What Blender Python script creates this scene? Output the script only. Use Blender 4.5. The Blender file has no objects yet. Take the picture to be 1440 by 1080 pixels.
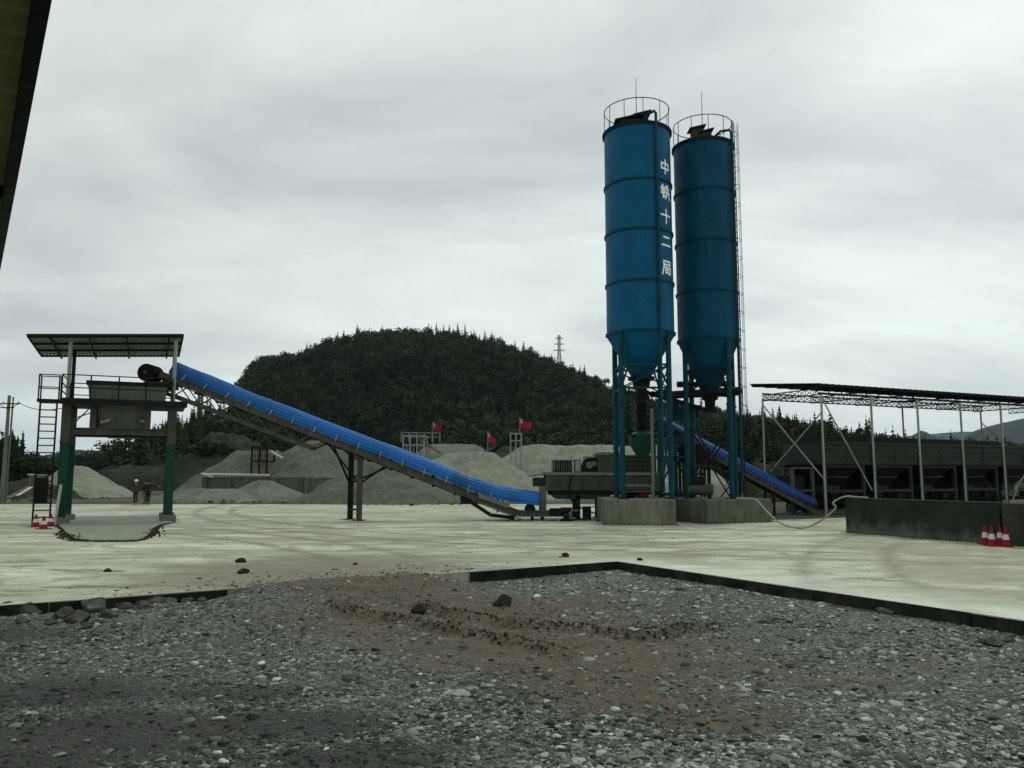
import bpy, bmesh, math, random
import numpy as np
from mathutils import Vector, Matrix, noise as mnoise
R = math.radians
random.seed(7)
rng = np.random.default_rng(11)
S = bpy.context.scene
COL = S.collection
V = Vector

# ------------------------------------------------------------------ camera
F, PW, PH = 1130.0, 1440.0, 1080.0
CAM = V((0, 0, 2.2))
PITCH = math.atan(127 / F)
FWD = V((0, math.cos(PITCH), math.sin(PITCH)))
UPV = V((0, -math.sin(PITCH), math.cos(PITCH)))
RT = V((1, 0, 0))


def ray(u, v):
    return RT * ((u - PW / 2) / F) + UPV * ((PH / 2 - v) / F) + FWD


def at(u, v, Y):
    d = ray(u, v)
    return CAM + d * (Y / d.y)


def gr(u, v, z=0.0):
    d = ray(u, v)
    return CAM + d * ((z - CAM.z) / d.z)


cd = bpy.data.cameras.new('camera')
cam = bpy.data.objects.new('camera', cd)
COL.objects.link(cam)
cam.location = CAM
cam.rotation_euler = (R(90) + PITCH, 0, 0)
cd.sensor_width = 36
cd.lens = 36 * F / PW
cd.clip_start = 0.05
cd.clip_end = 20000
S.camera = cam


# ------------------------------------------------------------------ materials
def nd(t, kind, **kw):
    n = t.nodes.new(kind)
    for k, v in kw.items():
        setattr(n, k, v)
    return n


def new_mat(name):
    m = bpy.data.materials.new(name)
    m.use_nodes = True
    t = m.node_tree
    b = t.nodes['Principled BSDF']
    return m, t, b


def ramp(t, fac, stops):
    r = nd(t, 'ShaderNodeValToRGB')
    e = r.color_ramp.elements
    while len(e) < len(stops):
        e.new(0.5)
    for i, (p, c) in enumerate(stops):
        e[i].position = p
        e[i].color = (c, c, c, 1) if isinstance(c, (int, float)) else (*c, 1)
    t.links.new(fac, r.inputs['Fac'])
    return r.outputs['Color']


def noise_tex(t, vec, scale, detail=6, rough=0.6, dist=0.0):
    n = nd(t, 'ShaderNodeTexNoise')
    n.inputs['Scale'].default_value = scale
    n.inputs['Detail'].default_value = detail
    n.inputs['Roughness'].default_value = rough
    n.inputs['Distortion'].default_value = dist
    t.links.new(vec, n.inputs['Vector'])
    return n.outputs['Fac']


def mapped(t, vec, scale, rot=(0, 0, 0)):
    mp = nd(t, 'ShaderNodeMapping')
    mp.inputs['Scale'].default_value = scale
    mp.inputs['Rotation'].default_value = rot
    t.links.new(vec, mp.inputs['Vector'])
    return mp.outputs['Vector']


def mixc(t, fac, a, b, mode='MIX'):
    m = nd(t, 'ShaderNodeMix', data_type='RGBA', blend_type=mode)
    for sock, val in ((m.inputs['Factor'], fac), (m.inputs['A'], a), (m.inputs['B'], b)):
        if isinstance(val, bpy.types.NodeSocket):
            t.links.new(val, sock)
        elif isinstance(val, (int, float)):
            sock.default_value = val
        else:
            sock.default_value = (*val, 1)
    return m.outputs['Result']


def bump_to(t, b, h, strength=0.3, dist=0.02):
    bp = nd(t, 'ShaderNodeBump')
    bp.inputs['Strength'].default_value = strength
    bp.inputs['Distance'].default_value = dist
    t.links.new(h, bp.inputs['Height'])
    t.links.new(bp.outputs['Normal'], b.inputs['Normal'])


def M(name, c, vary=0.25, scale=2.0, rough=0.6, metal=0.0, dirt=None, dirt_amt=0.45, streak=True, bump=0.15, spec=0.15):
    """weathered paint, concrete or steel: patchy tone, dirt and rain streaks"""
    m, t, b = new_mat(name)
    obj = nd(t, 'ShaderNodeTexCoord').outputs['Object']
    n1 = noise_tex(t, obj, scale, 8, 0.65)
    lo = tuple(max(0, x * (1 - vary)) for x in c)
    hi = tuple(min(1, x * (1 + vary)) for x in c)
    colr = ramp(t, n1, [(0.3, lo), (0.7, hi)])
    if dirt is not None:
        sv = mapped(t, obj, (3.5, 3.5, 0.35) if streak else (1.1, 1.1, 1.1))
        n2 = noise_tex(t, sv, 1.6, 7, 0.65)
        f = ramp(t, n2, [(0.48, 0.0), (0.72, dirt_amt)])
        colr = mixc(t, f, colr, dirt)
    t.links.new(colr, b.inputs['Base Color'])
    rr = ramp(t, noise_tex(t, obj, scale * 3, 4), [(0.3, max(0.05, rough - 0.12)), (0.7, min(1, rough + 0.12))])
    t.links.new(rr, b.inputs['Roughness'])
    b.inputs['Metallic'].default_value = metal
    b.inputs['Specular IOR Level'].default_value = spec
    if bump:
        bump_to(t, b, noise_tex(t, obj, scale * 9, 6), bump, 0.01)
    return m


DIRT = (0.06, 0.055, 0.04)
m_blue = M('silo_blue_paint', (0.001, 0.084, 0.185), 0.18, 0.7, 0.5, dirt=(0.004, 0.055, 0.095), dirt_amt=0.6, bump=0.05, spec=.10)
m_blue2 = M('silo_teal_paint', (0.0015, 0.056, 0.112), 0.25, 0.7, 0.5, dirt=(0.006, 0.035, 0.045), dirt_amt=0.7, bump=0.05, spec=.08)
for mm_, amt_ in ((m_blue, .55), (m_blue2, .5)):
    t_ = mm_.node_tree; b_ = t_.nodes['Principled BSDF']
    src = b_.inputs['Base Color'].links[0].from_socket
    ob_ = nd(t_, 'ShaderNodeTexCoord').outputs['Object']
    r_ = noise_tex(t_, mapped(t_, ob_, (5, 5, .16)), 1.0, 6, .6)
    c_ = mixc(t_, ramp(t_, r_, [(.60, 0.0), (.74, amt_)]), src, (.035, .03, .022))
    r_ = noise_tex(t_, mapped(t_, ob_, (7, 7, .3)), 1.0, 7, .7, .3)
    c_ = mixc(t_, ramp(t_, r_, [(.60, 0.0), (.72, amt_ * .6)]), c_, (.10, .15, .17))
    t_.links.new(c_, b_.inputs['Base Color'])
m_legblue = M('leg_teal_paint', (0.002, 0.044, 0.062), 0.35, 1.2, 0.5, dirt=(0.012, 0.025, 0.028), dirt_amt=0.7, bump=0.05, spec=.10)
m_cover = M('cover_blue_sheet', (0.002, 0.118, 0.40), 0.18, 1.0, 0.45, dirt=(0.03, 0.075, 0.20), dirt_amt=0.75, bump=0.03, spec=.22)
m_cover2 = M('cover_deep_blue_sheet', (0.004, 0.045, 0.21), 0.15, 1.0, 0.45, dirt=(0.01, 0.03, 0.10), dirt_amt=0.5, bump=0.03, spec=.2)
for mm_ in (m_cover, m_cover2):
    t_ = mm_.node_tree; b_ = t_.nodes['Principled BSDF']
    src = b_.inputs['Base Color'].links[0].from_socket
    pa_ = nd(t_, 'ShaderNodeAttribute', attribute_name='panel').outputs['Fac']
    c_ = mixc(t_, 1.0, src, ramp(t_, pa_, [(0.0, 0.0), (1.0, 1.0)]), 'MULTIPLY')
    ob_ = nd(t_, 'ShaderNodeTexCoord').outputs['Object']
    r_ = noise_tex(t_, ob_, 2.5, 8, .7)
    c_ = mixc(t_, ramp(t_, r_, [(.54, 0.0), (.72, .35)]), c_, (.05, .11, .26))
    t_.links.new(c_, b_.inputs['Base Color'])
m_green = M('green_paint', (0.004, 0.046, 0.028), 0.35, 1.5, 0.55, dirt=(0.015, 0.026, 0.018), dirt_amt=0.75, bump=0.08)
m_greygreen = M('grey_green_steel', (0.056, 0.064, 0.045), 0.22, 1.2, 0.65, dirt=(0.032, 0.026, 0.018), dirt_amt=0.65, bump=0.08)
m_bin = M('bin_green_steel', (0.026, 0.036, 0.026), 0.3, 1.2, 0.65, dirt=(0.018, 0.017, 0.011), dirt_amt=0.6, bump=0.08)
m_hop = M('hopper_grey_steel', (0.115, 0.126, 0.098), 0.2, 1.0, 0.65, dirt=(0.03, 0.03, 0.02), dirt_amt=0.5, bump=0.08)
m_rail = M('dull_dark_rail', (0.030, 0.033, 0.025), 0.35, 2.0, 0.7, dirt=(0.018, 0.017, 0.012), dirt_amt=0.7)
m_steel = M('dusty_brown_steel', (0.066, 0.066, 0.05), 0.35, 2.0, 0.7, dirt=(0.03, 0.026, 0.02), dirt_amt=0.7, bump=0.15)
m_dark = M('dark_steel', (0.010, 0.012, 0.011), 0.35, 2.0, 0.6, dirt=(0.026, 0.023, 0.017), dirt_amt=0.5, bump=0.1, spec=.08)
m_black = M('black_rubber', (0.008, 0.008, 0.008), 0.3, 3, 0.8, dirt=(0.035, 0.032, 0.025), dirt_amt=0.5, spec=.08)
m_board = M('muddy_form_board', (0.016, 0.018, 0.013), 0.5, 2.0, 0.8, dirt=(0.07, 0.066, 0.045), dirt_amt=0.7, streak=False, bump=0.3, spec=.08)
m_pale = M('pale_galvanised_steel', (0.28, 0.295, 0.27), 0.15, 2, 0.5, dirt=(0.12, 0.11, 0.085), dirt_amt=0.6, bump=0.05)
m_grey = M('grey_paint', (0.135, 0.145, 0.122), 0.22, 2, 0.6, dirt=DIRT, dirt_amt=0.55)
m_white = M('white_paint', (0.80, 0.84, 0.86), 0.05, 2, 0.5, bump=0.02)
m_yellow = M('pale_yellow_bracket', (0.40, 0.37, 0.22), 0.2, 4, 0.6)
m_red = M('red_plastic', (0.22, 0.010, 0.02), 0.25, 4, 0.55, dirt=(0.10, 0.035, 0.03), dirt_amt=0.7, streak=False)
m_cream = M('reflective_white', (0.55, 0.52, 0.46), 0.12, 6, 0.5, dirt=(0.22, 0.19, 0.15), dirt_amt=0.7, streak=False)
m_redcloth = M('red_flag_cloth', (0.28, 0.018, 0.03), 0.2, 3, 0.8)
m_palecloth = M('faded_flag_cloth', (0.36, 0.26, 0.25), 0.2, 3, 0.8)
m_conc = M('foundation_concrete', (0.155, 0.16, 0.115), 0.25, 1.3, 0.9, dirt=(0.065, 0.065, 0.042), dirt_amt=0.8, bump=0.35, spec=.1)
m_conc_dk = M('stained_concrete', (0.105, 0.112, 0.082), 0.3, 1.1, 0.9, dirt=(0.042, 0.046, 0.032), dirt_amt=0.8, bump=0.35, spec=.1)
m_pillar = M('brown_stained_concrete', (0.040, 0.043, 0.029), 0.3, 1.1, 0.9, dirt=(0.02, 0.022, 0.015), dirt_amt=0.7, bump=0.35, spec=.1)
m_soffit = M('olive_roof_sheet', (0.42, 0.46, 0.22), 0.15, 0.8, 0.8, dirt=(0.26, 0.28, 0.13), dirt_amt=0.5, spec=.05)
m_roof = M('dull_green_roof_sheet', (0.27, 0.33, 0.27), 0.2, 1.0, 0.65, dirt=(0.055, 0.068, 0.055), dirt_amt=0.5)
m_wood = M('weathered_timber', (0.17, 0.15, 0.11), 0.3, 4, 0.85, dirt=DIRT, dirt_amt=0.4)
m_palewood = M('bleached_board', (0.46, 0.45, 0.38), 0.2, 4, 0.8)
m_cpole = M('pole_concrete', (0.115, 0.14, 0.118), 0.15, 1.5, 0.9, dirt=(0.08, 0.09, 0.07), dirt_amt=0.5)
m_hose = M('pale_hose', (0.30, 0.30, 0.25), 0.15, 4, 0.6)
m_trunk = M('bark', (0.05, 0.042, 0.03), 0.3, 4, 0.9)


def make_wall_mat():
    """near black concrete, paler along its uneven foot"""
    m, t, b = new_mat('dark_concrete')
    obj = nd(t, 'ShaderNodeTexCoord').outputs['Object']
    c = ramp(t, noise_tex(t, obj, 1.2, 8, .7), [(.3, (.012, .020, .014)), (.7, (.032, .042, .030))])
    sp = nd(t, 'ShaderNodeSeparateXYZ'); t.links.new(obj, sp.inputs[0])
    ma = nd(t, 'ShaderNodeMath', operation='MULTIPLY_ADD')
    t.links.new(noise_tex(t, obj, .9, 7, .65), ma.inputs[0]); ma.inputs[1].default_value = 1.9; t.links.new(sp.outputs[2], ma.inputs[2])
    f = ramp(t, ma.outputs[0], [(.0, 0.0), (1.0, 1.0)])
    mr = nd(t, 'ShaderNodeMapRange'); t.links.new(ma.outputs[0], mr.inputs['Value'])
    mr.inputs['From Min'].default_value = 1.15; mr.inputs['From Max'].default_value = 1.65
    mr.inputs['To Min'].default_value = .75; mr.inputs['To Max'].default_value = 0.0
    c = mixc(t, mr.outputs[0], c, (.115, .135, .105))
    t.links.new(c, b.inputs['Base Color'])
    b.inputs['Roughness'].default_value = .85; b.inputs['Specular IOR Level'].default_value = .1
    bump_to(t, b, noise_tex(t, obj, 10, 6), .4, .015)
    return m


m_wallc = make_wall_mat()


def M_rock(name, stops, scale, grain=38, slide=True):
    m, t, b = new_mat(name)
    obj = nd(t, 'ShaderNodeTexCoord').outputs['Object']
    n = noise_tex(t, obj, scale, 9, 0.7)
    c = ramp(t, n, stops)
    if slide:
        n2 = noise_tex(t, mapped(t, obj, (1.6, 1.6, .35)), 1.0, 8, .7, .3)
        c = mixc(t, .7, c, ramp(t, n2, [(.32, .55), (.66, 1.2)]), 'MULTIPLY')
        n3 = noise_tex(t, obj, 6, 5, .8)
        c = mixc(t, .6, c, ramp(t, n3, [(.34, .5), (.64, 1.15)]), 'MULTIPLY')
    g = noise_tex(t, obj, grain, 3, 0.7)
    c = mixc(t, 0.55, c, ramp(t, g, [(0.35, 0.35), (0.65, 0.95)]), 'MULTIPLY')
    t.links.new(c, b.inputs['Base Color'])
    b.inputs['Roughness'].default_value = 0.92
    b.inputs['Specular IOR Level'].default_value = .1
    bump_to(t, b, g, 0.6, 0.06)
    return m


m_pile = M_rock('pale_grey_gravel', [(0.3, (0.25, 0.27, 0.20)), (0.7, (0.38, 0.40, 0.31))], 0.35)
m_pile2 = M_rock('grey_green_gravel', [(0.3, (0.16, 0.18, 0.14)), (0.7, (0.26, 0.28, 0.225))], 0.35)
m_pile3 = M_rock('dark_grey_aggregate', [(0.3, (0.115, 0.125, 0.092)), (0.7, (0.21, 0.22, 0.165))], 0.35)
m_earth = M_rock('dark_earth', [(0.3, (0.022, 0.032, 0.017)), (0.55, (0.048, 0.054, 0.034)), (0.75, (0.085, 0.084, 0.06))], 0.22)
m_boulder = M_rock('grey_boulder', [(0.3, (0.06, 0.064, 0.055)), (0.7, (0.19, 0.195, 0.17))], 3.0)


# -------- slab concrete with mud streaks
def make_slab_mat():
    """pale concrete under drying mud: long tracked streaks, silt, and a muddy fan where the gravel spills over"""
    m, t, b = new_mat('muddy_pale_concrete')
    obj = nd(t, 'ShaderNodeTexCoord').outputs['Object']
    geo = nd(t, 'ShaderNodeNewGeometry').outputs['Position']
    base = ramp(t, noise_tex(t, obj, 0.6, 8, 0.65), [(0.3, (0.45, 0.515, 0.375)), (0.7, (0.60, 0.67, 0.51))])

    def layer(c, scale, rot, ns, lo, hi, amt, col, dist=.4, detail=9):
        st = mapped(t, obj, scale, (0, 0, R(rot)))
        n = noise_tex(t, st, ns, detail, .66, dist)
        return mixc(t, ramp(t, n, [(lo, 0.0), (hi, amt)]), c, col), n
    c, n1 = layer(base, (.20, .34, 1), -5, .8, .42, .58, .78, (0.385, 0.39, 0.25), 1.2)
    c, n2 = layer(c, (.22, .9, 1), 7, 1.3, .49, .61, .70, (0.235, 0.235, 0.155), .9)
    c, n4 = layer(c, (.22, 1.0, 1), -24, .9, .54, .64, .45, (0.72, 0.77, 0.66), .8)
    c, n5 = layer(c, (.40, 1.5, 1), 4, 1.3, .555, .635, .8, (0.09, 0.10, 0.065), .8)
    c, n7 = layer(c, (.8, 1.1, 1), 0, .9, .55, .62, .65, (0.19, 0.18, 0.12), .8)
    c, n8 = layer(c, (.35, .6, 1), 12, .35, .47, .57, .7, (0.27, 0.25, 0.16), 1.5)
    # tyre tracks: wide arcs left by turning trucks, broken up by wear
    tn = noise_tex(t, obj, .7, 7, .75)
    for (cx_, cy_k, rad, amt) in ((-34, 4, 34.0, .8), (-34, 4, 36.1, .7), (22, 62, 41.0, .7), (22, 62, 43.0, .7), (4, -30, 62.5, .55), (4, -30, 64.6, .55), (40, 8, 33.0, .6), (40, 8, 35.0, .6)):
        v2 = nd(t, 'ShaderNodeVectorMath', operation='DISTANCE')
        t.links.new(geo, v2.inputs[0]); v2.inputs[1].default_value = (cx_, cy_k, 0)
        sb = nd(t, 'ShaderNodeMath', operation='SUBTRACT'); t.links.new(v2.outputs['Value'], sb.inputs[0]); sb.inputs[1].default_value = rad
        ab_ = nd(t, 'ShaderNodeMath', operation='ABSOLUTE'); t.links.new(sb.outputs[0], ab_.inputs[0])
        m2 = nd(t, 'ShaderNodeMath', operation='MULTIPLY_ADD'); t.links.new(tn, m2.inputs[0]); m2.inputs[1].default_value = 1.1; t.links.new(ab_.outputs[0], m2.inputs[2])
        r2 = nd(t, 'ShaderNodeMapRange'); t.links.new(m2.outputs[0], r2.inputs['Value'])
        r2.inputs['From Min'].default_value = .52; r2.inputs['From Max'].default_value = .95; r2.inputs['To Min'].default_value = amt; r2.inputs['To Max'].default_value = 0
        c = mixc(t, r2.outputs[0], c, (.17, .16, .105))
    for d_, w_, am_ in ((DR, 2.3, .75), (DL, 1.2, .5)):
        n_v = V((d_.y, -d_.x, 0))
        if n_v.dot(DL + DR) < 0: n_v = -n_v
        dp = nd(t, 'ShaderNodeVectorMath', operation='DOT_PRODUCT'); t.links.new(geo, dp.inputs[0]); dp.inputs[1].default_value = (-n_v.x, -n_v.y, 0)
        m3 = nd(t, 'ShaderNodeMath', operation='MULTIPLY_ADD'); t.links.new(noise_tex(t, mapped(t, obj, (.3, 1, 1)), 1.2, 7, .7), m3.inputs[0]); m3.inputs[1].default_value = 3.0
        t.links.new(dp.outputs['Value'], m3.inputs[2])
        r3 = nd(t, 'ShaderNodeMapRange'); t.links.new(m3.outputs[0], r3.inputs['Value'])
        off_ = n_v.x * -CRN.x + n_v.y * -CRN.y
        r3.inputs['From Min'].default_value = off_ + 1.2; r3.inputs['From Max'].default_value = off_ + 1.5 + w_; r3.inputs['To Min'].default_value = am_; r3.inputs['To Max'].default_value = 0
        g1_ = nd(t, 'ShaderNodeMath', operation='GREATER_THAN'); t.links.new(dp.outputs['Value'], g1_.inputs[0]); g1_.inputs[1].default_value = off_ - .1
        d2 = nd(t, 'ShaderNodeVectorMath', operation='DOT_PRODUCT'); t.links.new(geo, d2.inputs[0]); d2.inputs[1].default_value = (d_.x, d_.y, 0)
        r4 = nd(t, 'ShaderNodeMapRange'); t.links.new(d2.outputs['Value'], r4.inputs['Value'])
        o2 = d_.x * CRN.x + d_.y * CRN.y
        r4.inputs['From Min'].default_value = o2 - 1.5; r4.inputs['From Max'].default_value = o2 + .5
        k1 = nd(t, 'ShaderNodeMath', operation='MULTIPLY'); t.links.new(r3.outputs[0], k1.inputs[0]); t.links.new(g1_.outputs[0], k1.inputs[1])
        k2 = nd(t, 'ShaderNodeMath', operation='MULTIPLY'); t.links.new(k1.outputs[0], k2.inputs[0]); t.links.new(r4.outputs[0], k2.inputs[1])
        c = mixc(t, k2.outputs[0], c, (.62, .68, .58))
    # sawn joints on the grid of the slab
    ang = math.atan2(DR.y, DR.x)
    jp = mapped(t, geo, (1, 1, 1), (0, 0, -ang))
    jp.node.inputs['Location'].default_value = (1.1, .7, 0)
    js = nd(t, 'ShaderNodeSeparateXYZ'); t.links.new(jp, js.inputs[0])
    jm = None
    for ax in (0, 1):
        pp = nd(t, 'ShaderNodeMath', operation='PINGPONG'); t.links.new(js.outputs[ax], pp.inputs[0]); pp.inputs[1].default_value = 2.5
        lt = nd(t, 'ShaderNodeMath', operation='LESS_THAN'); t.links.new(pp.outputs[0], lt.inputs[0]); lt.inputs[1].default_value = .018
        if jm is None: jm = lt
        else:
            mx = nd(t, 'ShaderNodeMath', operation='MAXIMUM'); t.links.new(jm.outputs[0], mx.inputs[0]); t.links.new(lt.outputs[0], mx.inputs[1]); jm = mx
    jf = nd(t, 'ShaderNodeMath', operation='MULTIPLY'); t.links.new(jm.outputs[0], jf.inputs[0]); jf.inputs[1].default_value = .3
    c = mixc(t, jf.outputs[0], c, (.10, .105, .075))
    fan = gr(470, 808)
    vd = nd(t, 'ShaderNodeVectorMath', operation='DISTANCE')
    t.links.new(mapped(t, geo, (1, 1.0, 1)), vd.inputs[0]); vd.inputs[1].default_value = (fan.x - .3, fan.y + .4, 0)
    ma = nd(t, 'ShaderNodeMath', operation='MULTIPLY_ADD')
    t.links.new(noise_tex(t, obj, .9, 8, .7), ma.inputs[0]); ma.inputs[1].default_value = -7.0; t.links.new(vd.outputs['Value'], ma.inputs[2])
    mr = nd(t, 'ShaderNodeMapRange'); t.links.new(ma.outputs[0], mr.inputs['Value'])
    mr.inputs['From Min'].default_value = -1.2; mr.inputs['From Max'].default_value = 2.6
    mr.inputs['To Min'].default_value = .9; mr.inputs['To Max'].default_value = 0.0
    c = mixc(t, mr.outputs[0], c, (0.17, 0.155, 0.105))
    n3 = noise_tex(t, obj, 11, 7, 0.78)
    c = mixc(t, 0.6, c, ramp(t, n3, [(0.25, 0.6), (0.6, 1.12)]), 'MULTIPLY')
    t.links.new(c, b.inputs['Base Color'])
    t.links.new(ramp(t, n2, [(0.35, 0.85), (0.65, 0.5)]), b.inputs['Roughness'])
    b.inputs['Specular IOR Level'].default_value = .3
    bump_to(t, b, n3, 0.3, 0.02)
    return m


m_apron = M('apron_concrete', (0.22, 0.25, 0.19), 0.2, .9, .85, dirt=(0.12, 0.13, 0.09), dirt_amt=.6, streak=False, bump=.3)


def make_gravel_mat():
    m, t, b = new_mat('crushed_shale_bed')
    obj = nd(t, 'ShaderNodeTexCoord').outputs['Object']
    at_ = nd(t, 'ShaderNodeAttribute', attribute_name='mud').outputs['Fac']

    def vor(scale):
        v = nd(t, 'ShaderNodeTexVoronoi')
        v.inputs['Scale'].default_value = scale
        t.links.new(mapped(t, obj, (0.8, 1.0, 1.0)), v.inputs['Vector'])
        return v
    v1, v2 = vor(22), vor(58)
    n0 = noise_tex(t, obj, 0.45, 7, 0.6)
    bw1 = nd(t, 'ShaderNodeSeparateColor'); t.links.new(v1.outputs['Color'], bw1.inputs[0])
    bw2 = nd(t, 'ShaderNodeSeparateColor'); t.links.new(v2.outputs['Color'], bw2.inputs[0])
    c1 = ramp(t, bw1.outputs[0], [(0.0, (0.02, 0.024, 0.02)), (0.6, (0.085, 0.094, 0.078)), (1.0, (0.30, 0.32, 0.28))])
    c2 = ramp(t, bw2.outputs[0], [(0.0, (0.018, 0.022, 0.018)), (0.7, (0.09, 0.10, 0.082)), (1.0, (0.32, 0.34, 0.29))])
    c = mixc(t, ramp(t, noise_tex(t, obj, 2.2, 4), [(0.42, 0.0), (0.58, 1.0)]), c1, c2)
    c = mixc(t, 1.0, c, ramp(t, n0, [(0.32, 0.6), (0.68, 1.15)]), 'MULTIPLY')
    mud = ramp(t, noise_tex(t, obj, 3.5, 8, 0.7), [(0.3, (0.042, 0.031, 0.017)), (0.7, (0.150, 0.108, 0.055))])
    ma = nd(t, 'ShaderNodeMath', operation='ADD')
    t.links.new(at_, ma.inputs[0])
    t.links.new(ramp(t, noise_tex(t, obj, 1.4, 8, 0.7), [(0.4, 0.0), (0.7, 0.45)]), ma.inputs[1])
    mf = ramp(t, ma.outputs[0], [(0.35, 0.0), (0.85, 0.85)])
    c = mixc(t, mf, c, mud)
    wet = nd(t, 'ShaderNodeAttribute', attribute_name='wet').outputs['Fac']
    c = mixc(t, ramp(t, wet, [(.2, 0.0), (.65, .9)]), c, ramp(t, noise_tex(t, obj, 6, 8, .75), [(.3, (.016, .018, .013)), (.7, (.05, .052, .04))]))
    t.links.new(c, b.inputs['Base Color'])
    b.inputs['Roughness'].default_value = 0.85
    inv = nd(t, 'ShaderNodeMath', operation='MULTIPLY_ADD')
    t.links.new(v1.outputs['Distance'], inv.inputs[0]); inv.inputs[1].default_value = -1.0
    t.links.new(noise_tex(t, obj, 30, 4), inv.inputs[2])
    bump_to(t, b, inv.outputs[0], 0.8, 0.05)
    return m


m_gravel = make_gravel_mat()


def make_tint_mat(name, stops, rough=0.85, grain=25, amt=0.5, translucent=False):
    m, t, b = new_mat(name)
    obj = nd(t, 'ShaderNodeTexCoord').outputs['Object']
    a = nd(t, 'ShaderNodeAttribute', attribute_name='tint').outputs['Fac']
    c = ramp(t, a, stops)
    c = mixc(t, amt, c, ramp(t, noise_tex(t, obj, grain, 4, 0.7), [(0.3, 0.45), (0.7, 1.1)]), 'MULTIPLY')
    t.links.new(c, b.inputs['Base Color'])
    b.inputs['Roughness'].default_value = rough
    b.inputs['Specular IOR Level'].default_value = .12
    return m


m_stones = make_tint_mat('shale_chips', [(0.0, (0.014, 0.018, 0.014)), (0.35, (0.07, 0.082, 0.066)), (0.6, (0.19, 0.212, 0.178)), (0.85, (0.40, 0.43, 0.37)), (0.95, (0.50, 0.53, 0.46)), (1.0, (0.72, 0.74, 0.68))], 0.8, 22, 0.5)
m_clods = make_tint_mat('mud_clods', [(0.0, (0.020, 0.016, 0.010)), (1.0, (0.085, 0.064, 0.038))], 0.95, 25, 0.5)
m_forest = make_tint_mat('forest_foliage', [(0.0, (0.006, 0.015, 0.005)), (0.35, (0.018, 0.033, 0.007)), (0.7, (0.040, 0.052, 0.010)), (1.0, (0.065, 0.055, 0.018))], 0.9, 0.05, 0.55)
m_conifer = make_tint_mat('conifer_needles', [(0.0, (0.006, 0.014, 0.006)), (1.0, (0.018, 0.032, 0.012))], 0.9, 0.4, 0.4)

m_hill = M_rock('hill_undergrowth', [(0.3, (0.007, 0.014, 0.004)), (0.6, (0.018, 0.025, 0.008)), (0.8, (0.03, 0.03, 0.012))], 0.04, 38, False)
m_mount = M_rock('haze_blue_forest', [(0.35, (0.014, 0.026, 0.022)), (0.65, (0.034, 0.048, 0.04))], 0.006, 38, False)  # forest colour shifted to blue, painting in some distance haze
m_ground = M_rock('yard_dirt', [(0.3, (0.075, 0.08, 0.055)), (0.7, (0.16, 0.16, 0.115))], 0.12)


# ------------------------------------------------------------------ object helpers
def tag(o, label=None, cat=None, group=None, kind=None):
    if label: o['label'] = label
    if cat: o['category'] = cat
    if group: o['group'] = group
    if kind: o['kind'] = kind
    return o


def thing(name, label, cat, loc, group=None):
    o = bpy.data.objects.new(name, None)
    o.empty_display_size = 0.3
    COL.objects.link(o)
    o.location = loc
    return tag(o, label, cat, group)


def perp(d):
    d = d.normalized()
    a = V((0, 0, 1)) if abs(d.z) < 0.9 else V((1, 0, 0))
    s = d.cross(a).normalized()
    return s, s.cross(d).normalized()


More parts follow.
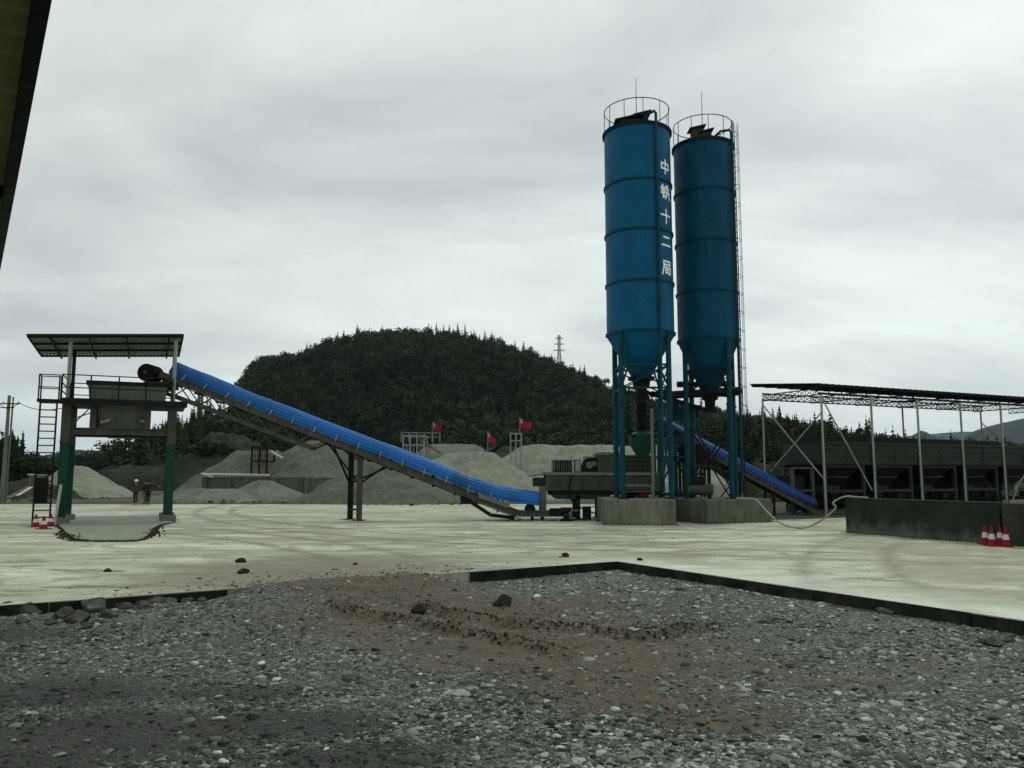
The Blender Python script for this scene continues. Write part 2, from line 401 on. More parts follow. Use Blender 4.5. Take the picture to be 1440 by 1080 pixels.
class MB:
    def __init__(s):
        s.v, s.f, s.m = [], [], []
        s.mi = 0

    def add(s, vs, fs):
        o = len(s.v)
        s.v += [tuple(x) for x in vs]
        s.f += [[i + o for i in f] for f in fs]
        s.m += [s.mi] * len(fs)
        return s

    def frame(s, c, ax, ay, az):
        c, ax, ay, az = V(c), V(ax), V(ay), V(az)
        p = [c + ax * i + ay * j + az * k for k in (-1, 1) for j in (-1, 1) for i in (-1, 1)]
        return s.add(p, [(0, 2, 3, 1), (4, 5, 7, 6), (0, 1, 5, 4), (2, 6, 7, 3), (0, 4, 6, 2), (1, 3, 7, 5)])

    def box(s, c, size, rz=0.0):
        ca, sa = math.cos(rz), math.sin(rz)
        return s.frame(c, (ca * size[0] / 2, sa * size[0] / 2, 0), (-sa * size[1] / 2, ca * size[1] / 2, 0), (0, 0, size[2] / 2))

    def bar(s, p, q, w, h=None, up=None):
        p, q = V(p), V(q)
        h = h or w
        d = (q - p)
        if up is None:
            a, b = perp(d)
        else:
            a = d.normalized().cross(V(up)).normalized()
            b = a.cross(d.normalized())
        return s.frame((p + q) / 2, d / 2, a * w / 2, b * h / 2)

    def ibeam(s, p, q, w, h, t, up):
        p, q = V(p), V(q)
        d = (q - p).normalized()
        a = d.cross(V(up)).normalized()
        b = a.cross(d)
        for sg in (-1, 1):
            s.frame((p + q) / 2 + b * sg * (h / 2 - t / 2), (q - p) / 2, a * w / 2, b * t / 2)
        s.frame((p + q) / 2, (q - p) / 2, a * t / 2, b * (h / 2 - t))
        return s

    def tube(s, p, q, r1, r2=None, n=12, cap=True):
        p, q = V(p), V(q)
        r2 = r1 if r2 is None else r2
        a, b = perp(q - p)
        vs = []
        for c, r in ((p, r1), (q, r2)):
            for i in range(n):
                th = 2 * math.pi * i / n
                vs.append(c + a * math.cos(th) * r + b * math.sin(th) * r)
        fs = [(i, (i + 1) % n, n + (i + 1) % n, n + i) for i in range(n)]
        if cap:
            fs += [tuple(range(n))[::-1], tuple(range(n, 2 * n))]
        return s.add(vs, fs)

    def path(s, pts, r, n=8):
        pts = [V(p) for p in pts]
        vs, fs = [], []
        a0 = None
        for k, p in enumerate(pts):
            d = (pts[min(k + 1, len(pts) - 1)] - pts[max(k - 1, 0)]).normalized()
            if a0 is None:
                a0, b0 = perp(d)
            a0 = (a0 - d * a0.dot(d)).normalized()
            b0 = d.cross(a0)
            for i in range(n):
                th = 2 * math.pi * i / n
                vs.append(p + a0 * math.cos(th) * r + b0 * math.sin(th) * r)
        for k in range(len(pts) - 1):
            for i in range(n):
                fs.append((k * n + i, k * n + (i + 1) % n, (k + 1) * n + (i + 1) % n, (k + 1) * n + i))
        fs += [tuple(range(n))[::-1], tuple(range((len(pts) - 1) * n, len(pts) * n))]
        return s.add(vs, fs)

    def lathe(s, c, prof, n=48, closed=False):
        c = V(c)
        vs, fs = [], []
        for r, z in prof:
            for i in range(n):
                th = 2 * math.pi * i / n
                vs.append(c + V((math.cos(th) * r, math.sin(th) * r, z)))
        k = len(prof)
        for j in range(k - 1 + (1 if closed else 0)):
            j2 = (j + 1) % k
            for i in range(n):
                fs.append((j * n + i, j * n + (i + 1) % n, j2 * n + (i + 1) % n, j2 * n + i))
        return s.add(vs, fs)

    def poly(s, pts):
        return s.add(pts, [tuple(range(len(pts)))])

    def prism(s, pts, off):
        pts = [V(p) for p in pts]
        n = len(pts)
        off = V(off)
        fs = [tuple(range(n))[::-1], tuple(range(n, 2 * n))]
        fs += [(i, (i + 1) % n, n + (i + 1) % n, n + i) for i in range(n)]
        return s.add(pts + [p + off for p in pts], fs)

    def build(s, name, mat, parent=None, smooth=False, bevel=0.0):
        me = bpy.data.meshes.new(name)
        o = bpy.data.objects.new(name, me)
        COL.objects.link(o)
        off = V((0, 0, 0))
        if parent is not None:
            q = parent
            while q is not None:
                off = off + q.location
                q = q.parent
            o.parent = parent
        else:
            lo = V((min(x[0] for x in s.v), min(x[1] for x in s.v), min(x[2] for x in s.v)))
            hi = V((max(x[0] for x in s.v), max(x[1] for x in s.v), 0))
            off = V(((lo.x + hi.x) / 2, (lo.y + hi.y) / 2, lo.z))
            o.location = off
        me.from_pydata([(x[0] - off.x, x[1] - off.y, x[2] - off.z) for x in s.v], [], s.f)
        mats = mat if isinstance(mat, (list, tuple)) else [mat]
        for mm in mats:
            me.materials.append(mm)
        if len(mats) > 1:
            me.polygons.foreach_set('material_index', s.m)
        bm = bmesh.new(); bm.from_mesh(me)
        bmesh.ops.recalc_face_normals(bm, faces=bm.faces)
        bm.to_mesh(me); bm.free()
        if smooth:
            me.shade_smooth()
            me.set_sharp_from_angle(angle=R(35))
        if bevel:
            md = o.modifiers.new('bevel', 'BEVEL')
            md.width = bevel; md.segments = 2; md.limit_method = 'ANGLE'
        return o


def np_mesh(name, Vv, Fv, mat, tint=None, attr='tint', smooth=False, parent=None):
    """triangles or quads given as numpy arrays"""
    Vv = np.asarray(Vv, np.float32); Fv = np.asarray(Fv, np.int32)
    k = Fv.shape[1]
    me = bpy.data.meshes.new(name)
    me.vertices.add(len(Vv)); me.vertices.foreach_set('co', Vv.ravel())
    me.loops.add(Fv.size); me.loops.foreach_set('vertex_index', Fv.ravel())
    me.polygons.add(len(Fv)); me.polygons.foreach_set('loop_start', np.arange(len(Fv), dtype=np.int32) * k)
    me.update(calc_edges=True)
    me.materials.append(mat)
    if tint is not None:
        at_ = me.attributes.new(attr, 'FLOAT', 'POINT')
        at_.data.foreach_set('value', np.asarray(tint, np.float32))
    if smooth:
        me.shade_smooth()
    me.validate()
    o = bpy.data.objects.new(name, me)
    COL.objects.link(o)
    if parent is not None:
        o.parent = parent
    return o


def copy_tree(o, parent=None):
    c = o.copy()
    COL.objects.link(c)
    c.parent = parent
    for ch in o.children:
        copy_tree(ch, c)
    return c


# vectorised value noise
def vnoise(x, y, seed=0):
    xi = np.floor(x).astype(np.int64); yi = np.floor(y).astype(np.int64)
    xf = x - xi; yf = y - yi

    def h(a, b):
        n = (a * 374761393 + b * 668265263 + seed * 1442695041) & 0xFFFFFFFF
        n = ((n ^ (n >> 13)) * 1274126177) & 0xFFFFFFFF
        return ((n ^ (n >> 16)) & 0xFFFF) / 65535.0
    u = xf * xf * (3 - 2 * xf); w = yf * yf * (3 - 2 * yf)
    return (h(xi, yi) * (1 - u) + h(xi + 1, yi) * u) * (1 - w) + (h(xi, yi + 1) * (1 - u) + h(xi + 1, yi + 1) * u) * w


def fbm(x, y, o=4, seed=0):
    r, a, tot = 0, 1.0, 0
    for i in range(o):
        r = r + a * vnoise(x * 2 ** i, y * 2 ** i, seed + i); tot += a; a *= 0.5
    return r / tot


def sstep(a, b, x):
    t = np.clip((x - a) / (b - a), 0, 1)
    return t * t * (3 - 2 * t)


# ------------------------------------------------------------------ world and sun
def make_world():
    w = bpy.data.worlds.new('World')
    S.world = w
    w.use_nodes = True
    t = w.node_tree
    t.nodes.clear()
    out = nd(t, 'ShaderNodeOutputWorld')
    sky = nd(t, 'ShaderNodeTexSky', sky_type='NISHITA', sun_disc=False)
    sky.sun_elevation = R(SUN_EL); sky.sun_rotation = R(SUN_AZ)
    b1 = nd(t, 'ShaderNodeBackground'); b1.inputs['Strength'].default_value = 0.07
    t.links.new(sky.outputs['Color'], b1.inputs['Color'])
    g = nd(t, 'ShaderNodeTexCoord').outputs['Generated']
    sp = nd(t, 'ShaderNodeSeparateXYZ'); t.links.new(g, sp.inputs[0])
    zz = nd(t, 'ShaderNodeMath', operation='MAXIMUM'); t.links.new(sp.outputs[2], zz.inputs[0]); zz.inputs[1].default_value = 0.0
    za = nd(t, 'ShaderNodeMath', operation='ADD'); t.links.new(zz.outputs[0], za.inputs[0]); za.inputs[1].default_value = 0.30
    cb = nd(t, 'ShaderNodeCombineXYZ')
    for i in (0, 1):
        dv = nd(t, 'ShaderNodeMath', operation='DIVIDE')
        t.links.new(sp.outputs[i], dv.inputs[0]); t.links.new(za.outputs[0], dv.inputs[1])
        t.links.new(dv.outputs[0], cb.inputs[i])
    vec = cb.outputs[0]
    m1 = mapped(t, vec, (0.7, 1.3, 1), (0, 0, R(-36)))
    n1 = noise_tex(t, m1, 1.05, 7, 0.52, 0.6)
    n2 = noise_tex(t, m1, 2.6, 6, 0.55, 0.6)
    ad = nd(t, 'ShaderNodeMath', operation='MULTIPLY_ADD')
    t.links.new(n2, ad.inputs[0]); ad.inputs[1].default_value = 0.32
    t.links.new(n1, ad.inputs[2])
    dens = ramp(t, ad.outputs[0], [(0.46, (0.53, 0.57, 0.57)), (0.57, (0.65, 0.70, 0.69)), (0.67, (0.76, 0.825, 0.795)), (0.79, (0.88, 0.965, 0.92))])
    # a brighter part of the cloud deck where the sun sits behind it
    dt = nd(t, 'ShaderNodeVectorMath', operation='DOT_PRODUCT')
    t.links.new(g, dt.inputs[0])
    dt.inputs[1].default_value = (0.50, 0.62, 0.60)
    gl = ramp(t, dt.outputs['Value'], [(0.45, 0.95), (0.97, 1.14)])
    c = mixc(t, 1.0, dens, gl, 'MULTIPLY')
    b2 = nd(t, 'ShaderNodeBackground'); b2.inputs['Strength'].default_value = 1.0
    t.links.new(c, b2.inputs['Color'])
    mx = nd(t, 'ShaderNodeMixShader'); mx.inputs[0].default_value = 0.94
    t.links.new(b1.outputs[0], mx.inputs[1]); t.links.new(b2.outputs[0], mx.inputs[2])
    t.links.new(mx.outputs[0], out.inputs['Surface'])


SUN_EL, SUN_AZ = 52, 40
make_world()
sl = bpy.data.lights.new('sun', 'SUN')
sl.energy = 0.8; sl.angle = R(16); sl.color = (1.0, 0.97, 0.92)
so = bpy.data.objects.new('sun', sl)
COL.objects.link(so)
sd = V((math.sin(R(SUN_AZ)) * math.cos(R(SUN_EL)), math.cos(R(SUN_AZ)) * math.cos(R(SUN_EL)), math.sin(R(SUN_EL))))
so.rotation_euler = sd.to_track_quat('Z', 'Y').to_euler()
so.location = (0, 0, 60)
S.view_settings.view_transform = 'Standard'
S.view_settings.look = 'None'
S.view_settings.exposure = 0.0
S.view_settings.gamma = 1.0

# ------------------------------------------------------------------ slab and gravel yard
CRN = gr(868, 789)
DL = (gr(0, 851) - CRN).normalized()
DR = (gr(1440, 872) - CRN).normalized()
pA, pB = CRN + DL * 40, CRN + DR * 32


def ab(x, y):
    """coordinates along the two slab edges from the corner; gravel where both are positive"""
    det = DL.x * DR.y - DL.y * DR.x
    px, py = x - CRN.x, y - CRN.y
    return (px * DR.y - py * DR.x) / det, (DL.x * py - DL.y * px) / det


m_slab = make_slab_mat()
mb = MB()
pts = [pA, CRN, pB, V((85, pB.y, 0)), V((85, 60, 0)), V((-85, 60, 0)), V((-85, pA.y, 0))]
top = [(p.x, p.y, 0) for p in pts]
n = len(top)
mb.prism([(p[0], p[1], -0.34) for p in top], (0, 0, 0.34))
slab = mb.build('pavement', m_slab)
tag(slab, kind='structure')
# dark timber formwork left along the slab edges
for nm, lab, d, L0, L1 in (('formwork_board', 'dark muddy formwork edge along the right side of the gravel corner', DR, 0.0, 26.0),
                           ('formwork_board', 'dark formwork strip on the slab edge just left of the gravel corner', DL, 0.02, 4.3),
                           ('formwork_board', 'dark formwork strip on the slab edge beyond the boulders', DL, 9.6, 26.0)):
    nrm = V((d.y, -d.x, 0))
    if nrm.dot(DL + DR) < 0: nrm = -nrm
    mb = MB()
    x = L0
    while x < L1:
        x2 = min(x + 3.0, L1)
        p, q = CRN + d * x + nrm * 0.022, CRN + d * (x2 - 0.02) + nrm * 0.022
        zj = random.uniform(-0.012, 0.004)
        mb.bar(p + V((0, 0, -0.125 + zj)), q + V((0, 0, -0.125 + zj)), 0.035, 0.24, up=(0, 0, 1))
        x = x2
    o = mb.build(nm, m_board)
    tag(o, lab, 'edge board')

RAMP_A, RAMP_B = ab(gr(335, 824).x, gr(335, 824).y)[0], ab(gr(600, 804).x, gr(600, 804).y)[0]
RAMP_C, RAMP_H = (RAMP_A + RAMP_B) / 2, abs(RAMP_A - RAMP_B) / 2


def segd(x, y, p, q):
    px, py, dx, dy = x - p[0], y - p[1], q[0] - p[0], q[1] - p[1]
    t = np.clip((px * dx + py * dy) / (dx * dx + dy * dy), 0, 1)
    return np.hypot(px - t * dx, py - t * dy)


TR = [[gr(480, 858, -.2), gr(640, 882, -.2), gr(800, 916, -.2)], [gr(590, 852, -.2), gr(720, 872, -.2), gr(900, 890, -.2), gr(1010, 880, -.2)]]
TREAD = [gr(265, 965, -.2), gr(345, 1035, -.2)]


def hgrav(x, y):
    a, b = ab(x, y)
    z = -0.215 + 0.055 * (fbm(x * 0.35, y * 0.35, 3, 3) - 0.5) + 0.05 * (fbm(x * 1.6, y * 1.6, 4, 9) - 0.5) + 0.03 * (fbm(x * 7, y * 7, 3, 21) - 0.5)
    along = 1 - sstep(RAMP_H * 0.75, RAMP_H * 1.35, np.abs(a - RAMP_C))
    rm = along * (1 - sstep(0.2, 3.6, np.abs(b + 0.2))) * 0.27
    rm = rm * (0.8 + 0.4 * fbm(x * 1.2, y * 1.2, 3, 5))
    z = z + rm
    for tr in TR:
        for p, q in zip(tr[:-1], tr[1:]):
            d = segd(x, y, (p.x, p.y), (q.x, q.y))
            z = z + 0.07 * np.exp(-(d / 0.13) ** 2) * (0.3 + 1.2 * vnoise(x * 3.1, y * 3.1, 4)) - 0.045 * np.exp(-((d - 0.32) / 0.2) ** 2)
    p, q = TREAD
    d = segd(x, y, (p.x, p.y), (q.x, q.y))
    dx, dy = q.x - p.x, q.y - p.y
    L = math.hypot(dx, dy)
    cr = ((x - p.x) * dy - (y - p.y) * dx) / L
    z = z - 0.02 * np.exp(-(d / 0.22) ** 2) + 0.012 * np.sin(cr * 60) * np.exp(-(d / 0.2) ** 4)
    # clay pushed up along the edge on the left
    z = z + 0.05 * np.exp(-((b - 0.35) / 0.3) ** 2) * sstep(8.0, 10.0, a)
    return z


def mudmask(x, y):
    m = np.zeros_like(x)
    for (u, v, sx, sy, w) in ((640, 868, 3.6, 1.5, 1.0), (760, 905, 2.8, .9, 1.0), (860, 960, 1.5, .8, .95), (960, 988, 1.2, .5, .95), (520, 835, 2.8, 1.8, .9), (720, 850, 3.0, 1.2, .95), (1040, 940, 1.3, .6, .8),
                              (700, 885, 3.2, 1.2, 1.0), (810, 930, 2.0, .8, 1.0), (910, 985, 1.4, .6, 1.0), (1010, 1010, 1.0, .45, .9), (590, 850, 3.0, 1.5, .9), (1180, 960, 1.2, .5, .75), (1330, 940, 1.2, .5, .6), (900, 900, 2.0, .8, .8)):
        c = gr(u, v, -.2)
        m = np.maximum(m, w * np.exp(-(((x - c.x) / sx) ** 2 + ((y - c.y) / sy) ** 2)))
    return m * (0.6 + 0.8 * fbm(x * 0.9, y * 0.9, 4, 31))


def wetmask(x, y):
    m = np.zeros_like(x)
    for (u, v, sx, sy, w) in ((180, 1030, 1.9, .75, 1.0), (60, 975, 1.5, .7, .9), (380, 1015, 1.2, .5, 1.0), (480, 1065, 1.1, .35, .9), (60, 1065, 1.0, .4, 1.0), (330, 975, 1.0, .4, .7), (20, 890, 1.6, .7, .7), (560, 1050, .8, .3, .7)):
        c = gr(u, v, -.2)
        m = np.maximum(m, w * np.exp(-(((x - c.x) / sx) ** 2 + ((y - c.y) / sy) ** 2)))
    return m * (0.55 + 0.9 * fbm(x * 1.3, y * 1.3, 4, 131))


gx = np.arange(-18, 18.001, 0.055)
gy = np.concatenate([np.arange(3.0, 14, 0.05), np.arange(14, 24.5, 0.075)])
GX, GY = np.meshgrid(gx, gy)
A_, B_ = ab(GX, GY)
GZ = hgrav(GX, GY)
ins = (A_ < -0.05) | (B_ < -0.05)
sp_ok = (np.abs(A_ - RAMP_C) < RAMP_H * 1.3) & (B_ > -2.0)
GZ = np.where(ins & ~sp_ok, -0.40, GZ)
GZ = np.where(ins & sp_ok, GZ - sstep(0.0, 1.8, -B_) * 0.33, GZ)
nx, ny = len(gx), len(gy)
idx = np.arange(nx * ny).reshape(ny, nx)
Q = np.stack([idx[:-1, :-1], idx[:-1, 1:], idx[1:, 1:], idx[1:, :-1]], -1).reshape(-1, 4)
o = np_mesh('gravel_ground', np.stack([GX, GY, GZ], -1).reshape(-1, 3), Q, m_gravel, mudmask(GX, GY).ravel(), 'mud', True)
wa = o.data.attributes.new('wet', 'FLOAT', 'POINT')
wa.data.foreach_set('value', wetmask(GX, GY).ravel().astype(np.float32))
tag(o, kind='structure')

# ---- loose stone: one scatter object of thousands of angular chips
ICO_V, ICO_F = None, None
bm = bmesh.new(); bmesh.ops.create_icosphere(bm, subdivisions=1, radius=1.0)
ICO_V = np.array([v.co[:] for v in bm.verts]); ICO_F = np.array([[v.index for v in f.verts] for f in bm.faces]); bm.free()


def scatter(name, n, xs, ys, sizes, zf, mat, tints, flat=(0.05, 0.22), plate=True):
    """angular broken chips: an irregular six sided plate with a smaller top face, each tilted its own way"""
    k6 = 6
    th = np.arange(k6)[None] * (2 * np.pi / k6) + rng.uniform(-.42, .42, (n, k6))
    rr = rng.uniform(.55, 1.15, (n, k6))
    asp = rng.uniform(.45, 1.0, n)[:, None]
    tk = rng.uniform(flat[0], flat[1], n)[:, None]
    bx, by = np.cos(th) * rr, np.sin(th) * rr * asp
    sh = rng.uniform(.55, .95, (n, 1)); ox, oy = rng.uniform(-.15, .15, (n, 1)), rng.uniform(-.12, .12, (n, 1))
    X = np.concatenate([bx, bx * sh + ox], 1); Y = np.concatenate([by, by * sh + oy], 1)
    Z = np.concatenate([-tk * np.ones((1, k6)), tk + rng.uniform(-.12, .12, (n, k6)) * (tk + .1)], 1)
    P = np.stack([X, Y, Z], -1) * sizes[:, None, None]
    k = 2 * k6
    F_ = []
    for i in range(k6):
        j = (i + 1) % k6
        F_ += [(i, j, k6 + j), (i, k6 + j, k6 + i)]
    for i in range(1, k6 - 1):
        F_.append((k6, k6 + i, k6 + i + 1))
    F_ = np.array(F_)
    tx, ty = rng.normal(0, 0.15, n), rng.normal(0, 0.15, n)
    rz = rng.uniform(0, 2 * np.pi, n)
    x, y, z = P[..., 0], P[..., 1], P[..., 2]
    z, x = z + x * tx[:, None], x - z * tx[:, None]
    z, y = z + y * ty[:, None], y - z * ty[:, None]
    c, s_ = np.cos(rz)[:, None], np.sin(rz)[:, None]
    X = x * c - y * s_ + xs[:, None]; Y = x * s_ + y * c + ys[:, None]
    Z = z + (zf + sizes * tk[:, 0] * rng.uniform(0.2, 0.9, n))[:, None]
    Vv = np.stack([X, Y, Z], -1).reshape(-1, 3)
    Fv = (F_[None] + (np.arange(n) * k)[:, None, None]).reshape(-1, 3)
    return np_mesh(name, Vv, Fv, mat, np.repeat(tints, k))


N = 170000
yy = 1 / rng.uniform(1 / 23.0, 1 / 5.6, N)
yy = np.where(rng.random(N) < 0.3, rng.uniform(5.6, 22, N), yy)
xx = rng.uniform(-1, 1, N) * (0.68 * yy + 0.8)
a_, b_ = ab(xx, yy)
keep = (a_ > 0.09) & (b_ > 0.09)
keep &= rng.random(N) > np.clip(mudmask(xx, yy) * 1.15 - .15, 0, .78)
keep &= rng.random(N) > np.clip(wetmask(xx, yy) * 1.1 - .1, 0, .72)
keep &= rng.random(N) < 0.35 + 0.9 * sstep(0.38, 0.62, fbm(xx * .8, yy * .8, 3, 77))
xx, yy = xx[keep], yy[keep]; N = len(xx)
sz = np.clip(rng.lognormal(math.log(0.0175), 0.60, N), 0.006, 0.085) * (0.75 + 0.028 * yy)
ti = np.clip(rng.normal(0.49, 0.26, N) + 0.25 * (fbm(xx * .6, yy * .6, 3, 55) - .5), 0, 0.93)
ti = ti * (1 - .6 * np.clip(wetmask(xx, yy), 0, 1)) * (1 - .3 * np.clip(mudmask(xx, yy), 0, 1))
ti = np.where(rng.random(N) < 0.010, 0.98, ti)
o = scatter('gravel', N, xx, yy, sz, hgrav(xx, yy), m_stones, ti)
# broad thin flakes lying flat on top
NF = 1700
fy = 1 / rng.uniform(1 / 21.0, 1 / 5.7, NF); fx = rng.uniform(-1, 1, NF) * (0.68 * fy + .5)
fa, fb = ab(fx, fy)
fk = (fa > .15) & (fb > .15) & (rng.random(NF) < .25 + .75 * sstep(-3.0, 4.5, fx)) & (rng.random(NF) > mudmask(fx, fy) * .8) & (rng.random(NF) > wetmask(fx, fy) * 1.1)
fx, fy = fx[fk], fy[fk]
of = scatter('gravel', len(fx), fx, fy, np.clip(rng.lognormal(math.log(.055), .4, len(fx)), .03, .15), hgrav(fx, fy) + .006, m_stones, np.clip(rng.normal(.62, .2, len(fx)), .1, .95), (.05, .16))
tag(of, 'broad flat flakes of pale shale lying over the finer chips', 'gravel', kind='stuff')
tag(o, 'loose grey shale chips strewn over the foreground yard', 'gravel', kind='stuff')

# clods of mud along the wheel ruts and on the spill ramp, and crumbs on the slab
cx, cy, cs = [], [], []
for tr in TR:
    for p, q in zip(tr[:-1], tr[1:]):
        for _ in range(230):
            t = random.random()
            cx.append(p.x + (q.x - p.x) * t + random.gauss(0, .12)); cy.append(p.y + (q.y - p.y) * t + random.gauss(0, .12)); cs.append(random.uniform(.007, .018) * random.choice([1, 1, 1, 2.2]))
cx, cy, cs = map(np.array, (cx, cy, cs))
o = scatter('mud', len(cx), cx, cy, cs, hgrav(cx, cy), m_clods, rng.random(len(cx)), (0.5, 0.9))
tag(o, 'dark brown clods thrown up along the wheel ruts', 'mud', kind='stuff')
n_ = 1100
sa = rng.normal(RAMP_C, RAMP_H * 0.9, n_); sb = -np.abs(rng.normal(0, .8, n_)) - .1
x_ = CRN.x + DL.x * sa + DR.x * sb; y_ = CRN.y + DL.y * sa + DR.y * sb
n2_ = 170
x2 = rng.uniform(-14, 16, n2_); y2 = rng.uniform(17, 34, n2_)
a2, b2 = ab(x2, y2); k2 = (a2 < -.1) | (b2 < -.1)
x_ = np.concatenate([x_, x2[k2]]); y_ = np.concatenate([y_, y2[k2]])
o = scatter('rubble', len(x_), x_, y_, np.clip(rng.lognormal(math.log(.020), .55, len(x_)), .008, .07), np.zeros(len(x_)), m_stones, rng.uniform(0, .6, len(x_)))
tag(o, 'crumbs of stone spilled from the gravel onto the concrete', 'rubble', kind='stuff')


def rock(name, label, p, size, mat=m_boulder, group=None, seed=0, cat='boulder'):
    bm = bmesh.new(); bmesh.ops.create_icosphere(bm, subdivisions=3, radius=1.0)
    rs = random.Random(seed)
    cuts = [(V((rs.uniform(-1, 1), rs.uniform(-1, 1), rs.uniform(-.6, 1))).normalized(), rs.uniform(.55, .85)) for _ in range(9)]
    for v in bm.verts:
        for nn, d in cuts:
            e = v.co.dot(nn) - d
            if e > 0: v.co -= nn * e
        v.co += v.co.normalized() * 0.10 * mnoise.fractal(v.co * 2.2 + V((seed, 0, 0)), 1, 2, 4)
    rz = Matrix.Rotation(rs.uniform(0, 6.28), 3, 'Z')
    mb = MB()
    vs = [rz @ V((v.co.x * size[0], v.co.y * size[1], v.co.z * size[2])) + V(p) + V((0, 0, size[2] * .45)) for v in bm.verts]
    mb.add(vs, [[v.index for v in f.verts] for f in bm.faces]); bm.free()
    o = mb.build(name, mat)
    return tag(o, label, cat, group)


# boulders lying along the left slab edge
rs = random.Random(5)
GB = 'boulders along the left slab edge'
LB = 'grey boulder among the row dumped against the left slab edge'
spots = [(4, 862, .30), (22, 858, .20), (45, 861, .26), (64, 853, .20), (92, 866, .24), (108, 870, .28), (130, 858, .30), (152, 862, .22), (172, 855, .2), (140, 872, .14), (200, 853, .18),
         (165, 845, .22), (185, 843, .2), (218, 847, .28), (238, 848, .24), (262, 845, .15), (285, 846, .13), (30, 872, .13), (70, 874, .12), (240, 862, .12), (120, 880, .11)]
for i, (u, v, s_) in enumerate(spots):
    p = gr(u, v + 3, -.2)
    rock('boulder', LB, (p.x, p.y, float(hgrav(np.array([p.x]), np.array([p.y]))[0])), (s_ * rs.uniform(.85, 1.1), s_ * rs.uniform(.6, .85), s_ * rs.uniform(.4, .6)), group=GB, seed=i + 3)
mb_ = gr(708, 850, -.2)
for i, (u, v, s_, lab, mt) in enumerate((
        (708, 851, .20, 'dark clump of earth alone on the brown mud below the slab corner', m_earth),
        (588, 860, .16, 'small dark earth clump on the mud left of the wheel ruts', m_earth),
        (743, 806, .20, 'pale squarish stone lying under the slab edge left of the corner', m_boulder),
        (757, 803, .26, 'upright brown stone propped on the slab edge left of the corner', m_boulder),
        (960, 830, .17, 'flat grey stone in the gravel right of the slab corner', m_boulder),
        (1243, 861, .20, 'pale stone leaning on the right formwork edge', m_boulder),
        (885, 797, .26, 'flat grey stone nearest the slab corner on the gravel', m_boulder),
        (893, 1060, .11, 'broad flat whitish stone at the very front of the gravel', m_pile),
        (1004, 1042, .085, 'small whitish stone in the front gravel right of a larger flat one', m_pile),
        (1395, 902, .22, 'grey stone half sunk in gravel beside the right formwork', m_boulder),
        (430, 888, .14, 'dark stone sitting alone in the gravel below the spill ramp', m_boulder),
        (495, 955, .13, 'dark grey stone in the middle of the left gravel', m_boulder))):
    p = gr(u, v, -.2)
    rock('stone', lab, (p.x, p.y, float(hgrav(np.array([p.x]), np.array([p.y]))[0]) - .01), (s_, s_ * .8, s_ * (.75 if i < 4 else .4)), mt, seed=40 + i, cat='stone')
for i, (u, v, s_, lab) in enumerate(((795, 783, .13, 'dark round lump on the pale slab behind the gravel corner'), (338, 791, .14, 'dark lump on the slab above the spill ramp'),
                                     (342, 806, .16, 'flat dark lump on the slab edge at the top of the ramp'), (500, 794, .07, 'small dark lump on the slab right of the ramp'),
                                     (900, 788, .10, 'small dark lump on the right slab close to the corner'), (152, 804, .09, 'dark lump alone on the slab in front of the loading tower'))):
    p = gr(u, v)
    rock('lump', lab, (p.x, p.y, 0), (s_, s_ * .8, s_ * .6), m_earth, seed=70 + i, cat='lump')

# ------------------------------------------------------------------ terrain to the horizon
xs = np.sign(np.linspace(-1, 1, 121)) * (np.abs(np.linspace(-1, 1, 121)) ** 2.6) * 6000
ys = np.concatenate([np.linspace(-80, 45, 14), np.linspace(48, 76, 29), np.linspace(80, 400, 41), np.geomspace(430, 6500, 25)])
TX, TY = np.meshgrid(xs, ys)
TZ = -0.47 + 0.46 * sstep(50, 59.5, TY) + sstep(76, 110, TY) * (fbm(TX * .03, TY * .03, 3, 8) - .5) * 1.0
TZ = np.where(np.abs(TX) > 84, np.minimum(TZ, -.05), TZ)
idx = np.arange(TX.size).reshape(TX.shape)
Q = np.stack([idx[:-1, :-1], idx[:-1, 1:], idx[1:, 1:], idx[1:, :-1]], -1).reshape(-1, 4)
tag(np_mesh('ground', np.stack([TX, TY, TZ], -1).reshape(-1, 3), Q, m_ground, smooth=True), kind='structure')


def ridge_fn(prof, Yr, Yb, rough=2.0, seed=1, kx=.55):
    us = np.array([p[0] for p in prof], float); vs = np.array([p[1] for p in prof], float)

    def H(X, Y):
        u = 720 + F * X / (kx * Y + (1 - kx) * Yr)
        top = CAM.z + (667 - np.interp(u, us, vs)) / F * Yr
        s = np.where(Y < Yr, np.sin(np.clip((Y - Yb) / (Yr - Yb), 0, 1) * np.pi / 2) ** 1.15, 1 - 0.35 * np.clip((Y - Yr) / (Yr - Yb), 0, 1))
        return np.maximum(top, -3) * s + rough * (fbm(X / (Yr * .07), Y / (Yr * .07), 5, seed) - .5) * s - (1 - s) * 0.8
    return H


def terrain(name, H, x0, x1, y0, y1, nx, ny, mat):
    X, Y = np.meshgrid(np.linspace(x0, x1, nx), np.linspace(y0, y1, ny))
    Z = H(X, Y)
    idx = np.arange(X.size).reshape(X.shape)
    Q = np.stack([idx[:-1, :-1], idx[:-1, 1:], idx[1:, 1:], idx[1:, :-1]], -1).reshape(-1, 4)
    return tag(np_mesh(name, np.stack([X, Y, Z], -1).reshape(-1, 3), Q, mat, smooth=True), kind='structure')


